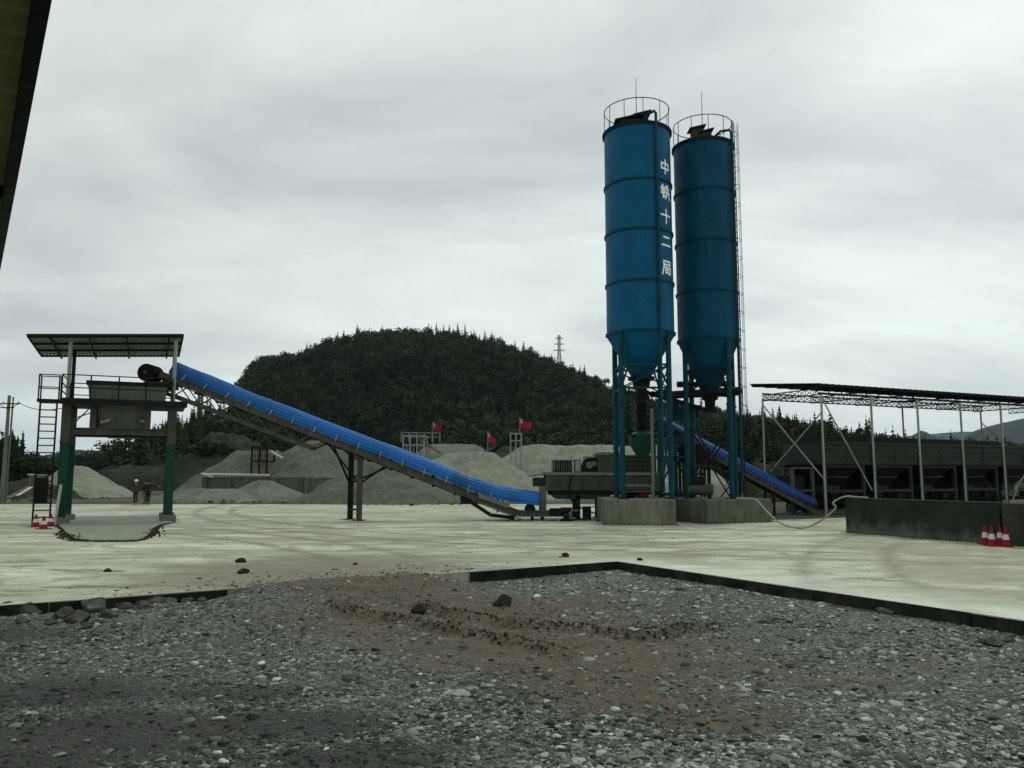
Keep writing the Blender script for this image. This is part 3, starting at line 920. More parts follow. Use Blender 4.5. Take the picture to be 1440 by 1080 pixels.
T0 = 20
HP = [(-300, 672), (0, 671), (90, 671), (180, 670), (240, 664), (290, 648), (318, 630), (332, 608), (344, 556), (352, 544), (372, 531), (395, 523), (415, 520), (440, 514), (455, 506), (480, 502), (510, 497), (545, 492), (575, 491), (600, 489), (625, 491),
      (655, 492), (690, 500), (720, 511), (745, 517), (770, 527), (800, 537), (830, 551), (850, 562), (870, 575), (900, 588), (950, 600), (1040, 614), (1120, 624), (1170, 632), (1240, 646), (1340, 652), (1500, 654), (1800, 668)]
HP = [(u, v + (9 if 380 < u < 860 else 2)) for u, v in HP]
H_hill = ridge_fn(HP, 400, 205, 7, 1, .92)
terrain('hill', H_hill, -420, 480, 200, 560, 150, 60, m_hill)
H_left = ridge_fn([(-200, 690), (120, 682), (165, 676), (195, 656), (240, 634), (275, 616), (310, 604), (340, 606), (420, 630), (520, 668), (700, 690)], 190, 118, 2.5, 4)
terrain('hillside', H_left, -150, 10, 116, 250, 70, 40, m_hill)
H_right = ridge_fn([(900, 690), (990, 640), (1040, 632), (1100, 630), (1160, 640), (1210, 656), (1240, 668), (1320, 672), (1440, 676), (1600, 676), (1800, 668)], 150, 92, 2.0, 6)
terrain('hillside', H_right, 18, 190, 90, 210, 70, 40, m_hill)
# far mountains
HM = ridge_fn([(1000, 660), (1180, 640), (1225, 632), (1250, 626), (1275, 617), (1294, 606), (1312, 618), (1338, 625), (1350, 620), (1368, 607), (1392, 600), (1440, 590), (1500, 580), (1560, 590), (1700, 640), (1900, 664)], 1700, 1100, 8, 12, .9)
terrain('mountain', HM, 350, 2000, 1100, 2300, 170, 60, m_mount)
HM2 = ridge_fn([(1000, 655), (1150, 640), (1210, 622), (1250, 615), (1275, 612), (1310, 610), (1350, 609), (1400, 610), (1500, 614), (1700, 640)], 3600, 2700, 30, 15)
terrain('mountain', HM2, 700, 3900, 2700, 4600, 150, 50, m_mount)
HM3 = ridge_fn([(-200, 640), (-50, 646), (60, 648), (95, 642), (120, 637), (140, 636), (165, 642), (185, 648), (260, 646), (400, 650), (600, 664)], 1500, 1000, 20, 18)
terrain('mountain', HM3, -1800, 100, 1000, 2100, 150, 50, m_mount)


# ------------------------------------------------------------------ trees
def conifer_tpl(tiers, fr, seed, spread=0.20, z0=0.10):
    rs = random.Random(seed)
    vs, fs, tn = [], [], []
    for i in range(tiers):
        f = i / (tiers - 1)
        z = z0 + (0.97 - z0) * f ** 0.92
        rad = spread * (1 - f) ** 0.85 * rs.uniform(.75, 1.15) + 0.012
        ph = rs.uniform(0, 6.28)
        for k in range(fr):
            if rs.random() < .12: continue
            th = ph + 6.283 * k / fr + rs.uniform(-.3, .3)
            r = rad * rs.uniform(.6, 1.2)
            w = r * rs.uniform(.28, .5) + .006
            zz = z + rs.uniform(-.02, .02)
            c, s = math.cos(th), math.sin(th)
            o = len(vs)
            dr = r * rs.uniform(.25, .6)
            vs += [(0, 0, zz + .035), (c * r * .6 - s * w, s * r * .6 + c * w, zz - dr * .5 - .008), (c * r, s * r, zz - dr + .01), (c * r * .6 + s * w, s * r * .6 - c * w, zz - dr * .5 - .008)]
            fs += [(o, o + 1, o + 2), (o, o + 2, o + 3)]
            tn += [rs.uniform(-.12, .12)] * 4
    return np.array(vs), np.array(fs), np.array(tn)


def broad_tpl(n, seed, ew=0.34, leaf=0.10):
    rs = random.Random(seed)
    cl = [(V((rs.gauss(0, ew * .5), rs.gauss(0, ew * .5), rs.uniform(.4, .86))), rs.uniform(.11, .2), rs.uniform(-.2, .2)) for _ in range(9)]
    vs, fs, tn = [], [], []
    for i in range(n):
        c, rd, tt = rs.choice(cl)
        d = V((rs.gauss(0, 1), rs.gauss(0, 1), rs.gauss(0, .8))).normalized() * rd * rs.uniform(.55, 1.05)
        p = c + d
        nn = (d.normalized() + V((rs.uniform(-.6, .6), rs.uniform(-.6, .6), rs.uniform(-.2, .8)))).normalized()
        a, b = perp(nn)
        s = leaf * rs.uniform(.5, 1.1)
        o = len(vs)
        th = rs.uniform(0, 6.28)
        for k in range(3):
            q = p + (a * math.cos(th + k * 2.1) + b * math.sin(th + k * 2.1)) * s
            vs.append(tuple(q))
        fs.append((o, o + 1, o + 2)); tn += [tt + rs.uniform(-.1, .1)] * 3
    return np.array(vs), np.array(fs), np.array(tn)


def trunk_tpl(r=0.012, h=0.5, n=5):
    vs = [(math.cos(6.283 * i / n) * r, math.sin(6.283 * i / n) * r, -.06) for i in range(n)] + [(math.cos(6.283 * i / n) * r * .5, math.sin(6.283 * i / n) * r * .5, h) for i in range(n)]
    fs = []
    for i in range(n):
        j = (i + 1) % n
        fs += [(i, j, n + j), (i, n + j, n + i)]
    return np.array(vs), np.array(fs)


def merge_tpl(a, tr):
    v1, f1, t1 = a
    v2, f2 = tr
    return np.concatenate([v1, v2]), np.concatenate([f1, f2 + len(v1)]), np.concatenate([t1, np.full(len(v2), -.3)])


FAR = [merge_tpl(conifer_tpl(13, 7, s, .19, .12), trunk_tpl()) for s in (1, 2, 3)] + [merge_tpl(broad_tpl(210, s, .28, .065), trunk_tpl(.014, .6)) for s in (4, 5, 6)]


def forest(name, label, H, x0, x1, y0, y1, dx, dy, hr, mat, conif=.45, cond=None, seed=1):
    r2 = np.random.default_rng(seed)
    X, Y = np.meshgrid(np.arange(x0, x1, dx), np.arange(y0, y1, dy))
    X = (X + r2.uniform(-.5, .5, X.shape) * dx).ravel(); Y = (Y + r2.uniform(-.5, .5, Y.shape) * dy).ravel()
    Z = H(X, Y)
    k = Z > 0.2
    if cond is not None: k &= cond(X, Y, Z)
    X, Y, Z = X[k], Y[k], Z[k]
    sp = fbm(X / 26, Y / 26, 3, 90 + seed)
    pick = np.where(r2.random(len(X)) < np.clip(conif + (sp - .5) * 1.4, .03, .97), r2.integers(0, 3, len(X)), r2.integers(3, 6, len(X)))
    h = r2.uniform(*hr, len(X)) * (0.85 + .3 * fbm(X / 15, Y / 15, 2, 6)) * np.where(pick < 3, 1.1, .85)
    base = np.clip(np.where(pick < 3, .22, .52) + (fbm(X / 40, Y / 40, 3, 44) - .5) * .8 + r2.normal(0, .10, len(X)), .03, .97)
    Vs, Fs, Ts, off = [], [], [], 0
    for ti_, (tv, tf, tt) in enumerate(FAR):
        s = np.where(pick == ti_)[0]
        if not len(s): continue
        th = r2.uniform(0, 6.28, len(s)); c, sn = np.cos(th)[:, None], np.sin(th)[:, None]
        hh = h[s][:, None]; wd = hh * r2.uniform(.8, 1.25, len(s))[:, None]
        P = np.stack([(tv[:, 0] * c - tv[:, 1] * sn) * wd + X[s][:, None], (tv[:, 0] * sn + tv[:, 1] * c) * wd + Y[s][:, None], tv[:, 2] * hh + Z[s][:, None] - .2], -1)
        Vs.append(P.reshape(-1, 3)); Fs.append((tf[None] + (np.arange(len(s)) * len(tv))[:, None, None]).reshape(-1, 3) + off)
        Ts.append(np.clip(base[s][:, None] + tt[None], 0, 1).ravel()); off += len(s) * len(tv)
    o = np_mesh(name, np.concatenate(Vs), np.concatenate(Fs), mat, np.concatenate(Ts))
    return tag(o, label, 'forest', kind='stuff')


forest('forest', 'dense dark green wood covering the big rounded hill', H_hill, -250, 330, 215, 408, 3.3, 4.2, (5.5, 12.0), m_forest, .20, seed=1)
forest('forest', 'dark trees on the low slope behind the loading tower', H_left, -125, -30, 128, 192, 3.0, 3.6, (4.0, 7.0), m_forest, .6, lambda X, Y, Z: Z > 3.0, seed=2)
forest('forest', 'dark wood on the slope behind the open sided shed', H_right, 24, 150, 100, 152, 2.6, 3.2, (3.5, 7.0), m_forest, .55, lambda X, Y, Z: Z > 0.8, seed=3)


def mesh_obj_from_tpl(name, tpl, h, mat, tint0):
    tv, tf, tt = tpl
    o = np_mesh(name, tv * h, tf, mat, np.clip(tt + tint0, 0, 1))
    return o


def bare_tpl(seed):
    rs = random.Random(seed)
    mb = MB()
    def br(p, d, L, r, dep):
        q = p + d * L
        mb.tube(p, q, r, r * .55, 4, False)
        if dep == 0: return
        for _ in range(rs.randint(3, 4)):
            nd_ = (d + V((rs.uniform(-.8, .8), rs.uniform(-.8, .8), rs.uniform(-.1, .5)))).normalized()
            br(p + d * L * rs.uniform(.5, 1), nd_, L * rs.uniform(.5, .7), r * .5, dep - 1)
    br(V((0, 0, -.05)), V((0, 0, 1)), .45, .02, 3)
    v = np.array(mb.v); f = np.array([t for q in mb.f for t in ((q[0], q[1], q[2]), (q[0], q[2], q[3]))])
    return v, f, np.full(len(v), -.2)


SKY = 'trees on the skyline of the wooded hill'
def sky_proto(name, tpl, mat, t0, tr=(.014, .6)):
    e = thing(name, 'tree', 'tree', (0, 0, 0))
    tv, tf, tt = tpl
    np_mesh('crown', tv, tf, mat, np.clip(tt + t0, 0, 1), parent=e)
    v2, f2 = trunk_tpl(*tr)
    np_mesh('trunk', v2, f2, m_trunk, parent=e)
    return e


protos = [sky_proto('conifer_tree', conifer_tpl(17, 9, 21 + i, .21, .05), m_conifer, .35) for i in range(3)]
protos.append(sky_proto('broadleaf_tree', broad_tpl(520, 31, .34, .05), m_forest, .35))
protos.append(mesh_obj_from_tpl('bare_tree', bare_tpl(8), 1.0, m_trunk, .2))
LABS = ['dark conifer on the skyline of the wooded hill'] * 3 + ['bushy broadleaf tree on the skyline of the wooded hill', 'thin leafless tree on the skyline of the wooded hill']
used = [False] * 5


def put_tree(k, x, y, z, h, w=1.0, label=None, group=None, cat='tree'):
    if not used[k]:
        o = protos[k]; used[k] = True
    else:
        o = copy_tree(protos[k])
    o.location = (x, y, z)
    o.scale = (h * w, h * w, h)
    o.rotation_euler = (0, 0, random.uniform(0, 6.28))
    return tag(o, label or LABS[k], cat, group or SKY + (' bare' if k == 4 else ' broadleaf' if k == 3 else ''))


rt = random.Random(17)
u = 344.0
while u < 905:
    Y = 400 + rt.uniform(-3, 4)
    X = (u - 720) / F * Y
    z = float(H_hill(np.array([X]), np.array([Y]))[0])
    k = rt.choice([0, 3, 3, 3, 3, 3, 4, 4]) if u < 560 else rt.choice([0, 1, 2, 3, 3, 3, 3, 3, 4])
    put_tree(k, X, Y, z - .3, rt.choice([5, 6, 6.5, 7.5, 8, 10, 11.5]) * rt.uniform(.85, 1.15), rt.uniform(.85, 1.2))
    u += rt.uniform(3.2, 7)
X = (729 - 720) / F * 398
put_tree(1, X, 398, float(H_hill(np.array([X]), np.array([398.]))[0]), 11.5, .8, 'lone tall dark spruce standing out on the hill skyline right of the summit', None)
# skyline conifers behind the shed and left of the tower, each with trunk and crown


def near_conifer_proto(name, seed, bush=False):
    e = thing(name, 'tree', 'tree', (0, 0, 0))
    tv, tf, tt = conifer_tpl(22, 9, seed, .19, .08) if not bush else broad_tpl(900, seed, .36, .05)
    np_mesh('crown', tv, tf, m_conifer if not bush else m_forest, np.clip(tt + (.45 if not bush else .3), 0, 1), parent=e)
    v2, f2 = trunk_tpl(.018, .8, 7)
    np_mesh('trunk', v2, f2, m_trunk, parent=e)
    return e


NC = [near_conifer_proto('conifer_tree', 60), near_conifer_proto('conifer_tree', 61), near_conifer_proto('broadleaf_tree', 62, True)]
nused = [False] * 3


def put_near(k, u, vtop, Y, H, label, group=None, w=1.0):
    X = (u - 720) / F * Y
    z = float(H(np.array([X]), np.array([Y]))[0]) if H else 0.0
    z = max(z, -.1) - .15
    h = CAM.z + (667 - vtop) / F * Y - z
    if not nused[k]:
        o = NC[k]; nused[k] = True
    else:
        o = copy_tree(NC[k])
    o.location = (X, Y, z); o.scale = (h * w, h * w, h); o.rotation_euler = (0, 0, random.uniform(0, 6.28))
    return tag(o, label, 'tree', group)


G1 = 'dark conifers standing behind the left half of the open shed'
for u, vt, w in ((1030, 582, .9), (1048, 588, 1), (1056, 580, .9), (1066, 590, 1), (1076, 580, .9), (1086, 592, 1), (1108, 588, .9), (1118, 583, .8), (1128, 590, 1),
                 (1140, 588, .9), (1150, 594, 1), (1160, 590, .9), (1170, 598, .9), (1182, 603, .9), (1190, 606, 1)):
    put_near(rt.choice([0, 1, 0, 1, 2]), u, vt, rt.uniform(135, 150), H_right, 'dark tree in the clump behind the left half of the open shed', G1, w)
put_near(0, 1097, 569, 142, H_right, 'tallest pointed spruce behind the left end of the open shed', None, .8)
put_near(1, 1197, 600, 142, H_right, 'last small spruce at the right end of the clump behind the shed', None, .8)
G3 = 'dark trees behind the silo legs'
for u, vt in ((872, 560), (884, 552), (915, 562), (946, 585), (972, 590), (1000, 588), (1018, 584)):
    put_near(rt.choice([0, 1, 2]), u, vt, rt.uniform(165, 180), lambda X, Y: X * 0 + 1.5, 'dark tree seen between the legs of the two silos', G3, 1.0)
G2 = 'dark trees at the far left of the yard'
for u, vt, w in ((-30, 600, 1), (-12, 606, 1), (4, 610, 1), (18, 604, 1.1), (26, 612, .9), (33, 607, .8), (41, 634, 1.2), (50, 640, 1.3), (58, 642, 1.2), (66, 648, 1.4), (75, 652, 1.4)):
    put_near(rt.choice([0, 1, 2]) if u < 36 else 2, u, vt, rt.uniform(95, 105), None, 'dark tree in the clump behind the utility pole', G2, w)
G5 = 'shrubs on the overgrown earth mound'
for u, vt, w in ((268, 627, 1.3), (280, 622, 1.2), (292, 619, 1.3), (303, 623, 1.2), (312, 621, 1.3), (322, 628, 1.4), (298, 628, 1.5), (286, 630, 1.5)):
    put_near(2, u, vt, rt.uniform(106, 110), lambda X, Y: X * 0 + 3.6, 'dark shrub growing on top of the overgrown earth mound', G5, w)
G4 = 'trees on the slope skyline behind the loading tower'
for u, vt in ((190, 634), (198, 622), (206, 615), (222, 604), (236, 596), (249, 592), (262, 588), (270, 593), (285, 584), (297, 578), (306, 570), (316, 572), (327, 568), (338, 572)):
    put_near(rt.choice([0, 1, 1, 2]), u, vt, rt.uniform(182, 190), H_left, 'tree on the slope skyline between the loading tower and the conveyor', G4, .9)


# ------------------------------------------------------------------ stockpiles
def pile(name, label, p0, p1, h, slope, mat, rough=.22, flat=0.0, seed=0, cat='gravel pile', z0=-.25, group=None):
    """heap with straight flanks over a ridge line p0-p1"""
    p0, p1 = V((*p0, 0)), V((*p1, 0))
    ax = (p1 - p0)
    ax = ax.normalized() if ax.length > .01 else V((1, 0, 0))
    th0 = math.atan2(ax.y, ax.x)
    rim = []
    for i in range(25):
        rim.append((p1, th0 - math.pi / 2 + math.pi * i / 24))
    for i in range(1, 10):
        rim.append((p1.lerp(p0, i / 10), th0 + math.pi / 2))
    for i in range(25):
        rim.append((p0, th0 + math.pi / 2 + math.pi * i / 24))
    for i in range(1, 10):
        rim.append((p0.lerp(p1, i / 10), th0 - math.pi / 2))
    m = len(rim)
    Rm = (h - z0) / slope + flat
    nr = 26
    vs, fs = [], []
    for k in range(nr + 1):
        r = Rm * k / nr
        for c, th in rim:
            rr = r * (1 + .16 * mnoise.noise(V((math.cos(th) * 1.3 + c.x * .2, math.sin(th) * 1.3 + c.y * .2, seed))))
            x, y = c.x + math.cos(th) * rr, c.y + math.sin(th) * rr
            d = max(0, r - flat)
            z = h - slope * (math.sqrt(d * d + (0.10 * h) ** 2) - .10 * h) * 1.03
            z += rough * mnoise.fractal(V((x * .45, y * .45, seed)), 1, 2, 4) * min(1, .3 + k / 5)
            z += rough * .35 * mnoise.noise(V((math.atan2(y - c.y, x - c.x) * 9, d * .3, seed))) * min(1, k / 8)
            vs.append((x, y, z if k < nr else z0))
    for k in range(nr):
        for i in range(m):
            j = (i + 1) % m
            fs.append((k * m + i, k * m + j, (k + 1) * m + j, (k + 1) * m + i))
    mb = MB(); mb.add(vs, fs)
    o = mb.build(name, mat, smooth=True)
    o.data.shade_smooth()
    return tag(o, label, cat, group)


def ux(u, Y):
    return (u - 720) / F * Y


def zz(v, Y):
    return at(720, v, Y).z


def hp(u0, u1, Y, v, mat, name, label, slope, flat=0.0, seed=0, rough=.3, dY=0, cat='gravel pile'):
    return pile(name, label, (ux(u0, Y), Y), (ux(u1, Y), Y + dY), zz(v, Y), slope, mat, rough * 1.9, flat, seed, cat)


hp(108, 116, 80, 657, m_pile, 'gravel_pile', 'pale rounded gravel heap seen through the legs of the loading tower', .62, .6, 1, .15)
hp(372, 378, 69, 677, m_pile2, 'gravel_pile', 'low grey green gravel heap in front of the stock bay wall under the conveyor', .42, .3, 2, .12)
hp(268, 330, 67, 687, m_pile2, 'gravel_pile', 'very low spread of gravel between the loading tower leg and the stock bay', .32, .2, 3, .12)
hp(345, 380, 85, 635, m_pile3, 'aggregate_pile', 'dark aggregate heap with a flat top behind the bay wall and pale timber', .75, .5, 4, .2)
hp(437, 446, 87, 620, m_pile3, 'aggregate_pile', 'tall dark aggregate heap right behind the conveyor trestle', .66, .2, 5, .2)
hp(528, 560, 66, 644, m_pile3, 'aggregate_pile', 'dark grey aggregate heap under the lower half of the conveyor', .55, .3, 6, .2)
hp(640, 684, 72, 636, m_pile, 'gravel_pile', 'pale gravel heap with a long right flank above the lower conveyor', .64, .4, 7, .15)
hp(755, 835, 88, 627, m_pile, 'gravel_pile', 'broad pale gravel heap behind the mixer below the red flags', .6, 1.0, 8, .2)
hp(850, 925, 92, 628, m_pile, 'gravel_pile', 'pale gravel heap seen between the left silo legs', .6, 1.0, 18, .2)
hp(620, 655, 96, 625, m_pile2, 'gravel_pile', 'greenish gravel heap behind the pale one and left of the small conveyor', .6, .5, 9, .2)
hp(985, 1010, 70, 683, m_pile2, 'gravel_pile', 'low gravel heap seen between the right silo legs', .5, .5, 10, .15)
hp(282, 304, 108, 635, m_earth, 'earth_mound', 'dark overgrown earth mound right of the loading tower leg', .72, .6, 11, .5, cat='earth mound')
hp(306, 318, 128, 611, m_earth, 'earth_mound', 'tall bare earth slope rising behind the overgrown mound', .85, .6, 12, .6, dY=8, cat='earth mound')
hp(205, 262, 118, 657, m_earth, 'earth_mound', 'low earth bank behind the three workers', .4, 3, 13, .4, cat='earth mound')
hp(-60, 42, 74, 676, m_earth, 'earth_bank', 'dark dirt bank with planks on it at the far left of the yard', .45, .6, 14, .4, cat='earth bank')
hp(1120, 1500, 72, 652, m_earth, 'earth_bank', 'dark overgrown bank behind the aggregate bins', .5, 2, 15, .6, dY=18, cat='earth bank')
hp(690, 800, 110, 633, m_earth, 'earth_bank', 'dark earth bank at the foot of the wooded hill behind the gravel', .35, 3, 16, .5, cat='earth bank')
hp(380, 600, 112, 640, m_earth, 'earth_bank', 'long dark bank at the foot of the hill behind the aggregate heaps', .4, 3, 17, .6, cat='earth bank')

fx, fy = [], []
for (u0_, u1_, Yp, k_) in ((80, 165, 73.5, 120), (250, 450, 63.5, 260), (500, 650, 60, 260), (560, 760, 65.5, 200), (960, 1040, 66, 80), (-20, 80, 68, 160)):
    for _ in range(k_):
        Y_ = Yp + random.gauss(0, 1.0); fx.append(ux(random.uniform(u0_, u1_), Y_)); fy.append(Y_)
fx, fy = np.array(fx), np.array(fy)
o = scatter('rubble', len(fx), fx, fy, np.clip(rng.lognormal(math.log(.07), .5, len(fx)), .03, .25), np.zeros(len(fx)), m_stones, rng.uniform(.1, .7, len(fx)), (.3, .7))
tag(o, 'loose stones rolled out at the feet of the stockpiles', 'rubble', kind='stuff')

# bay walls
mb = MB()
x0, x1 = ux(288, 77), ux(432, 77)
mb.box(((x0 + x1) / 2, 77, .85), (x1 - x0, .35, 2.2))
for k in range(5):
    mb.box((x0 + .4 + (x1 - x0 - .8) * k / 4, 76.75, .8), (.25, .16, 2.1))
o = mb.build('bay_wall', m_conc_dk, bevel=.02)
tag(o, 'stained concrete stock bay wall holding back the flat topped aggregate heap', 'wall')
a, b = V((ux(287, 76.6), 76.6, zz(667, 76.6))), V((ux(381, 76.6), 76.6, zz(668.5, 76.6)))
tag(MB().tube(a, b, .13, .1, 8).build('timber_pole', m_palewood), 'long pale timber lying along the top of the stock bay wall', 'timber')
tag(MB().bar(V((ux(286, 76.5), 76.45, zz(666, 76.5))), V((ux(303, 76.5), 76.4, zz(671, 76.5))), .3, .12).build('board', m_palewood), 'short pale board at the left end of the stock bay wall', 'board')
mb = MB()
x0, x1 = ux(433, 65), ux(476, 65)
mb.box(((x0 + x1) / 2, 66, .85), (x1 - x0, 2.0, 2.2))
o = mb.build('bay_wall', m_conc_dk, bevel=.03)
tag(o, 'short grey concrete bay divider just left of the conveyor trestle', 'wall')
mb = MB()
x0, x1 = ux(477, 67), ux(494, 67)
mb.box(((x0 + x1) / 2, 68, .8), (x1 - x0, 2.0, 2.1))  # solid dark block painted as the shade in the doorway gap
tag(mb.build('bay_wall', m_dark, bevel=.03), 'dark block standing in for the shaded gap behind the conveyor trestle columns', 'wall')


def frame_mb(x0, x1, y0, y1, zs, w, nx=2):
    mb = MB()
    xs_ = [x0 + (x1 - x0) * i / (nx - 1) for i in range(nx)]
    for x in xs_:
        for y in (y0, y1):
            mb.box((x, y, (zs[0] + zs[-1]) / 2), (w, w, zs[-1] - zs[0]))
    for z in zs[1:]:
        for y in (y0, y1):
            mb.bar((x0, y, z - w * .6), (x1, y, z - w * .6), w * .8, w * .8)
        for x in xs_:
            mb.bar((x, y0, z - w * .62), (x, y1, z - w * .62), w * .7, w * .7)
    return mb


# crusher cage on the flat heap, screening plant, small conveyor
e = thing('grizzly_screen', 'dark steel barred screen standing on the flat topped aggregate heap', 'screen', (ux(368, 82), 82, 0))
frame_mb(ux(360, 82), ux(381, 82), 81, 83.5, [2.2, 3.6, 5.0], .16, 3).build('frame', m_dark, e)
mb = MB()
for i in range(9):
    x = ux(361, 82) + i * .17
    mb.box((x, 80.95, 4.3), (.05, .05, 1.6))
mb.build('bars', m_dark, e)
mb = MB(); mb.prism([(ux(383, 82), 81.2, 4.6), (ux(399, 82), 81.2, 3.9), (ux(399, 82), 81.2, 3.75), (ux(383, 82), 81.2, 4.4)], (0, 1.2, 0)); mb.build('chute', m_pale, e)

Y = 90
e = thing('screening_plant', 'pale steel screening frame with railings and a sloping chute at the foot of the hill', 'screening plant', (ux(592, Y), Y, 0))
frame_mb(ux(569, Y), ux(598, Y), Y - 1, Y + 2, [-.1, 3.0, zz(625, Y), zz(612, Y)], .15, 4).build('frame', m_pale, e)
mb = MB()
for i in range(6):
    x = ux(566, Y) + i * (ux(620, Y) - ux(566, Y)) / 5
    mb.bar((x, Y - 1.1, zz(622, Y)), (x, Y - 1.1, zz(609, Y)), .07)
for v in (609, 615): mb.bar((ux(566, Y), Y - 1.1, zz(v, Y)), (ux(620, Y), Y - 1.1, zz(v + .5, Y)), .07)
mb.build('railing', m_pale, e)
mb = MB(); mb.prism([(ux(592, Y), Y - .8, zz(618, Y)), (ux(622, Y), Y - .8, zz(636, Y)), (ux(622, Y), Y - .8, zz(640, Y)), (ux(592, Y), Y - .8, zz(623, Y))], (0, 1.6, 0)); mb.build('chute', m_grey, e)
MB().box((ux(580, Y), Y + .4, zz(618, Y)), (1.6, 1.8, .9)).build('screen_box', m_bin, e)
Y = 82
e = thing('belt_conveyor', 'short dark inclined conveyor with a head frame above the pale gravel', 'conveyor', (ux(712, Y), Y, 0))
mb = MB()
for dy in (-.4, .4):
    mb.bar((ux(683, Y), Y + dy, zz(642, Y)), (ux(722, Y), Y + dy, zz(614, Y)), .12, .3)
mb.build('frame', m_dark, e)
MB().bar((ux(684, Y), Y, zz(640, Y)), (ux(724, Y), Y, zz(611.5, Y)), .75, .06, up=(0, 0, 1)).build('belt', m_black, e)
frame_mb(ux(718, Y), ux(733, Y), Y - .7, Y + .7, [0, 2.5, zz(619, Y), zz(609, Y)], .13, 3).build('head_frame', m_pale, e)
MB().box((ux(725, Y), Y, zz(616, Y)), (.9, .9, .7)).build('head_box', m_dark, e)
MB().bar((ux(694, Y), Y, 0), (ux(694, Y), Y, zz(636, Y)), .12).build('leg', m_dark, e)


def flag(u, vt, vb, Y, w, h, pole_bottom, label, ang, seed):
    x = ux(u, Y); z = zz(vt, Y)
    e = thing('flag', label, 'flag', (x, Y, pole_bottom))
    MB().tube((x, Y, pole_bottom), (x, Y, z + .1), .035, .025, 8).build('pole', m_pale, e)
    vs, fs = [], []
    nx_, nz_ = 14, 10
    for j in range(nz_ + 1):
        for i in range(nx_ + 1):
            a, b = i / nx_, j / nz_
            xx_ = a * w * math.cos(ang); drop = a * w * math.sin(ang)
            yy_ = .18 * w * math.sin(a * 7 + b * 1.5 + seed) * a
            vs.append((x + .03 + xx_ * (1 - .15 * b * a), Y + yy_, z - b * h * (1 - .25 * a) - drop - .05 * math.sin(a * 9 + seed)))
    for j in range(nz_):
        for i in range(nx_):
            o = j * (nx_ + 1) + i
            fs.append((o, o + 1, o + nx_ + 2, o + nx_ + 1))
    mb = MB(); mb.add(vs, fs)
    mb.m = [1 if (k % nx_) < 3 and (k // nx_) < 5 else 0 for k in range(len(fs))]  # upper hoist corner takes the paler cloth colour
    o = mb.build('cloth', [m_redcloth, m_palecloth], e)
    o.data.shade_smooth()


flag(609, 594, 607, 88, 1.0, .75, 0, 'small red flag above the screening frame, leftmost of the three flags', .45, 1)
flag(686, 608, 624, 80, 1.1, .85, 0, 'drooping red flag with a pale hoist at the foot of the small dark conveyor', .75, 2)
flag(731, 589, 606, 82, 1.3, .95, 0, 'largest red flag flying above the head frame of the small conveyor', .35, 3)

# ------------------------------------------------------------------ silos
def ring(mb, c, r, z, w, h, n=56):
    mb.lathe((c.x, c.y, 0), [(r - .01, z - h / 2), (r + w, z - h / 2), (r + w, z + h / 2), (r - .01, z + h / 2)], n, True)


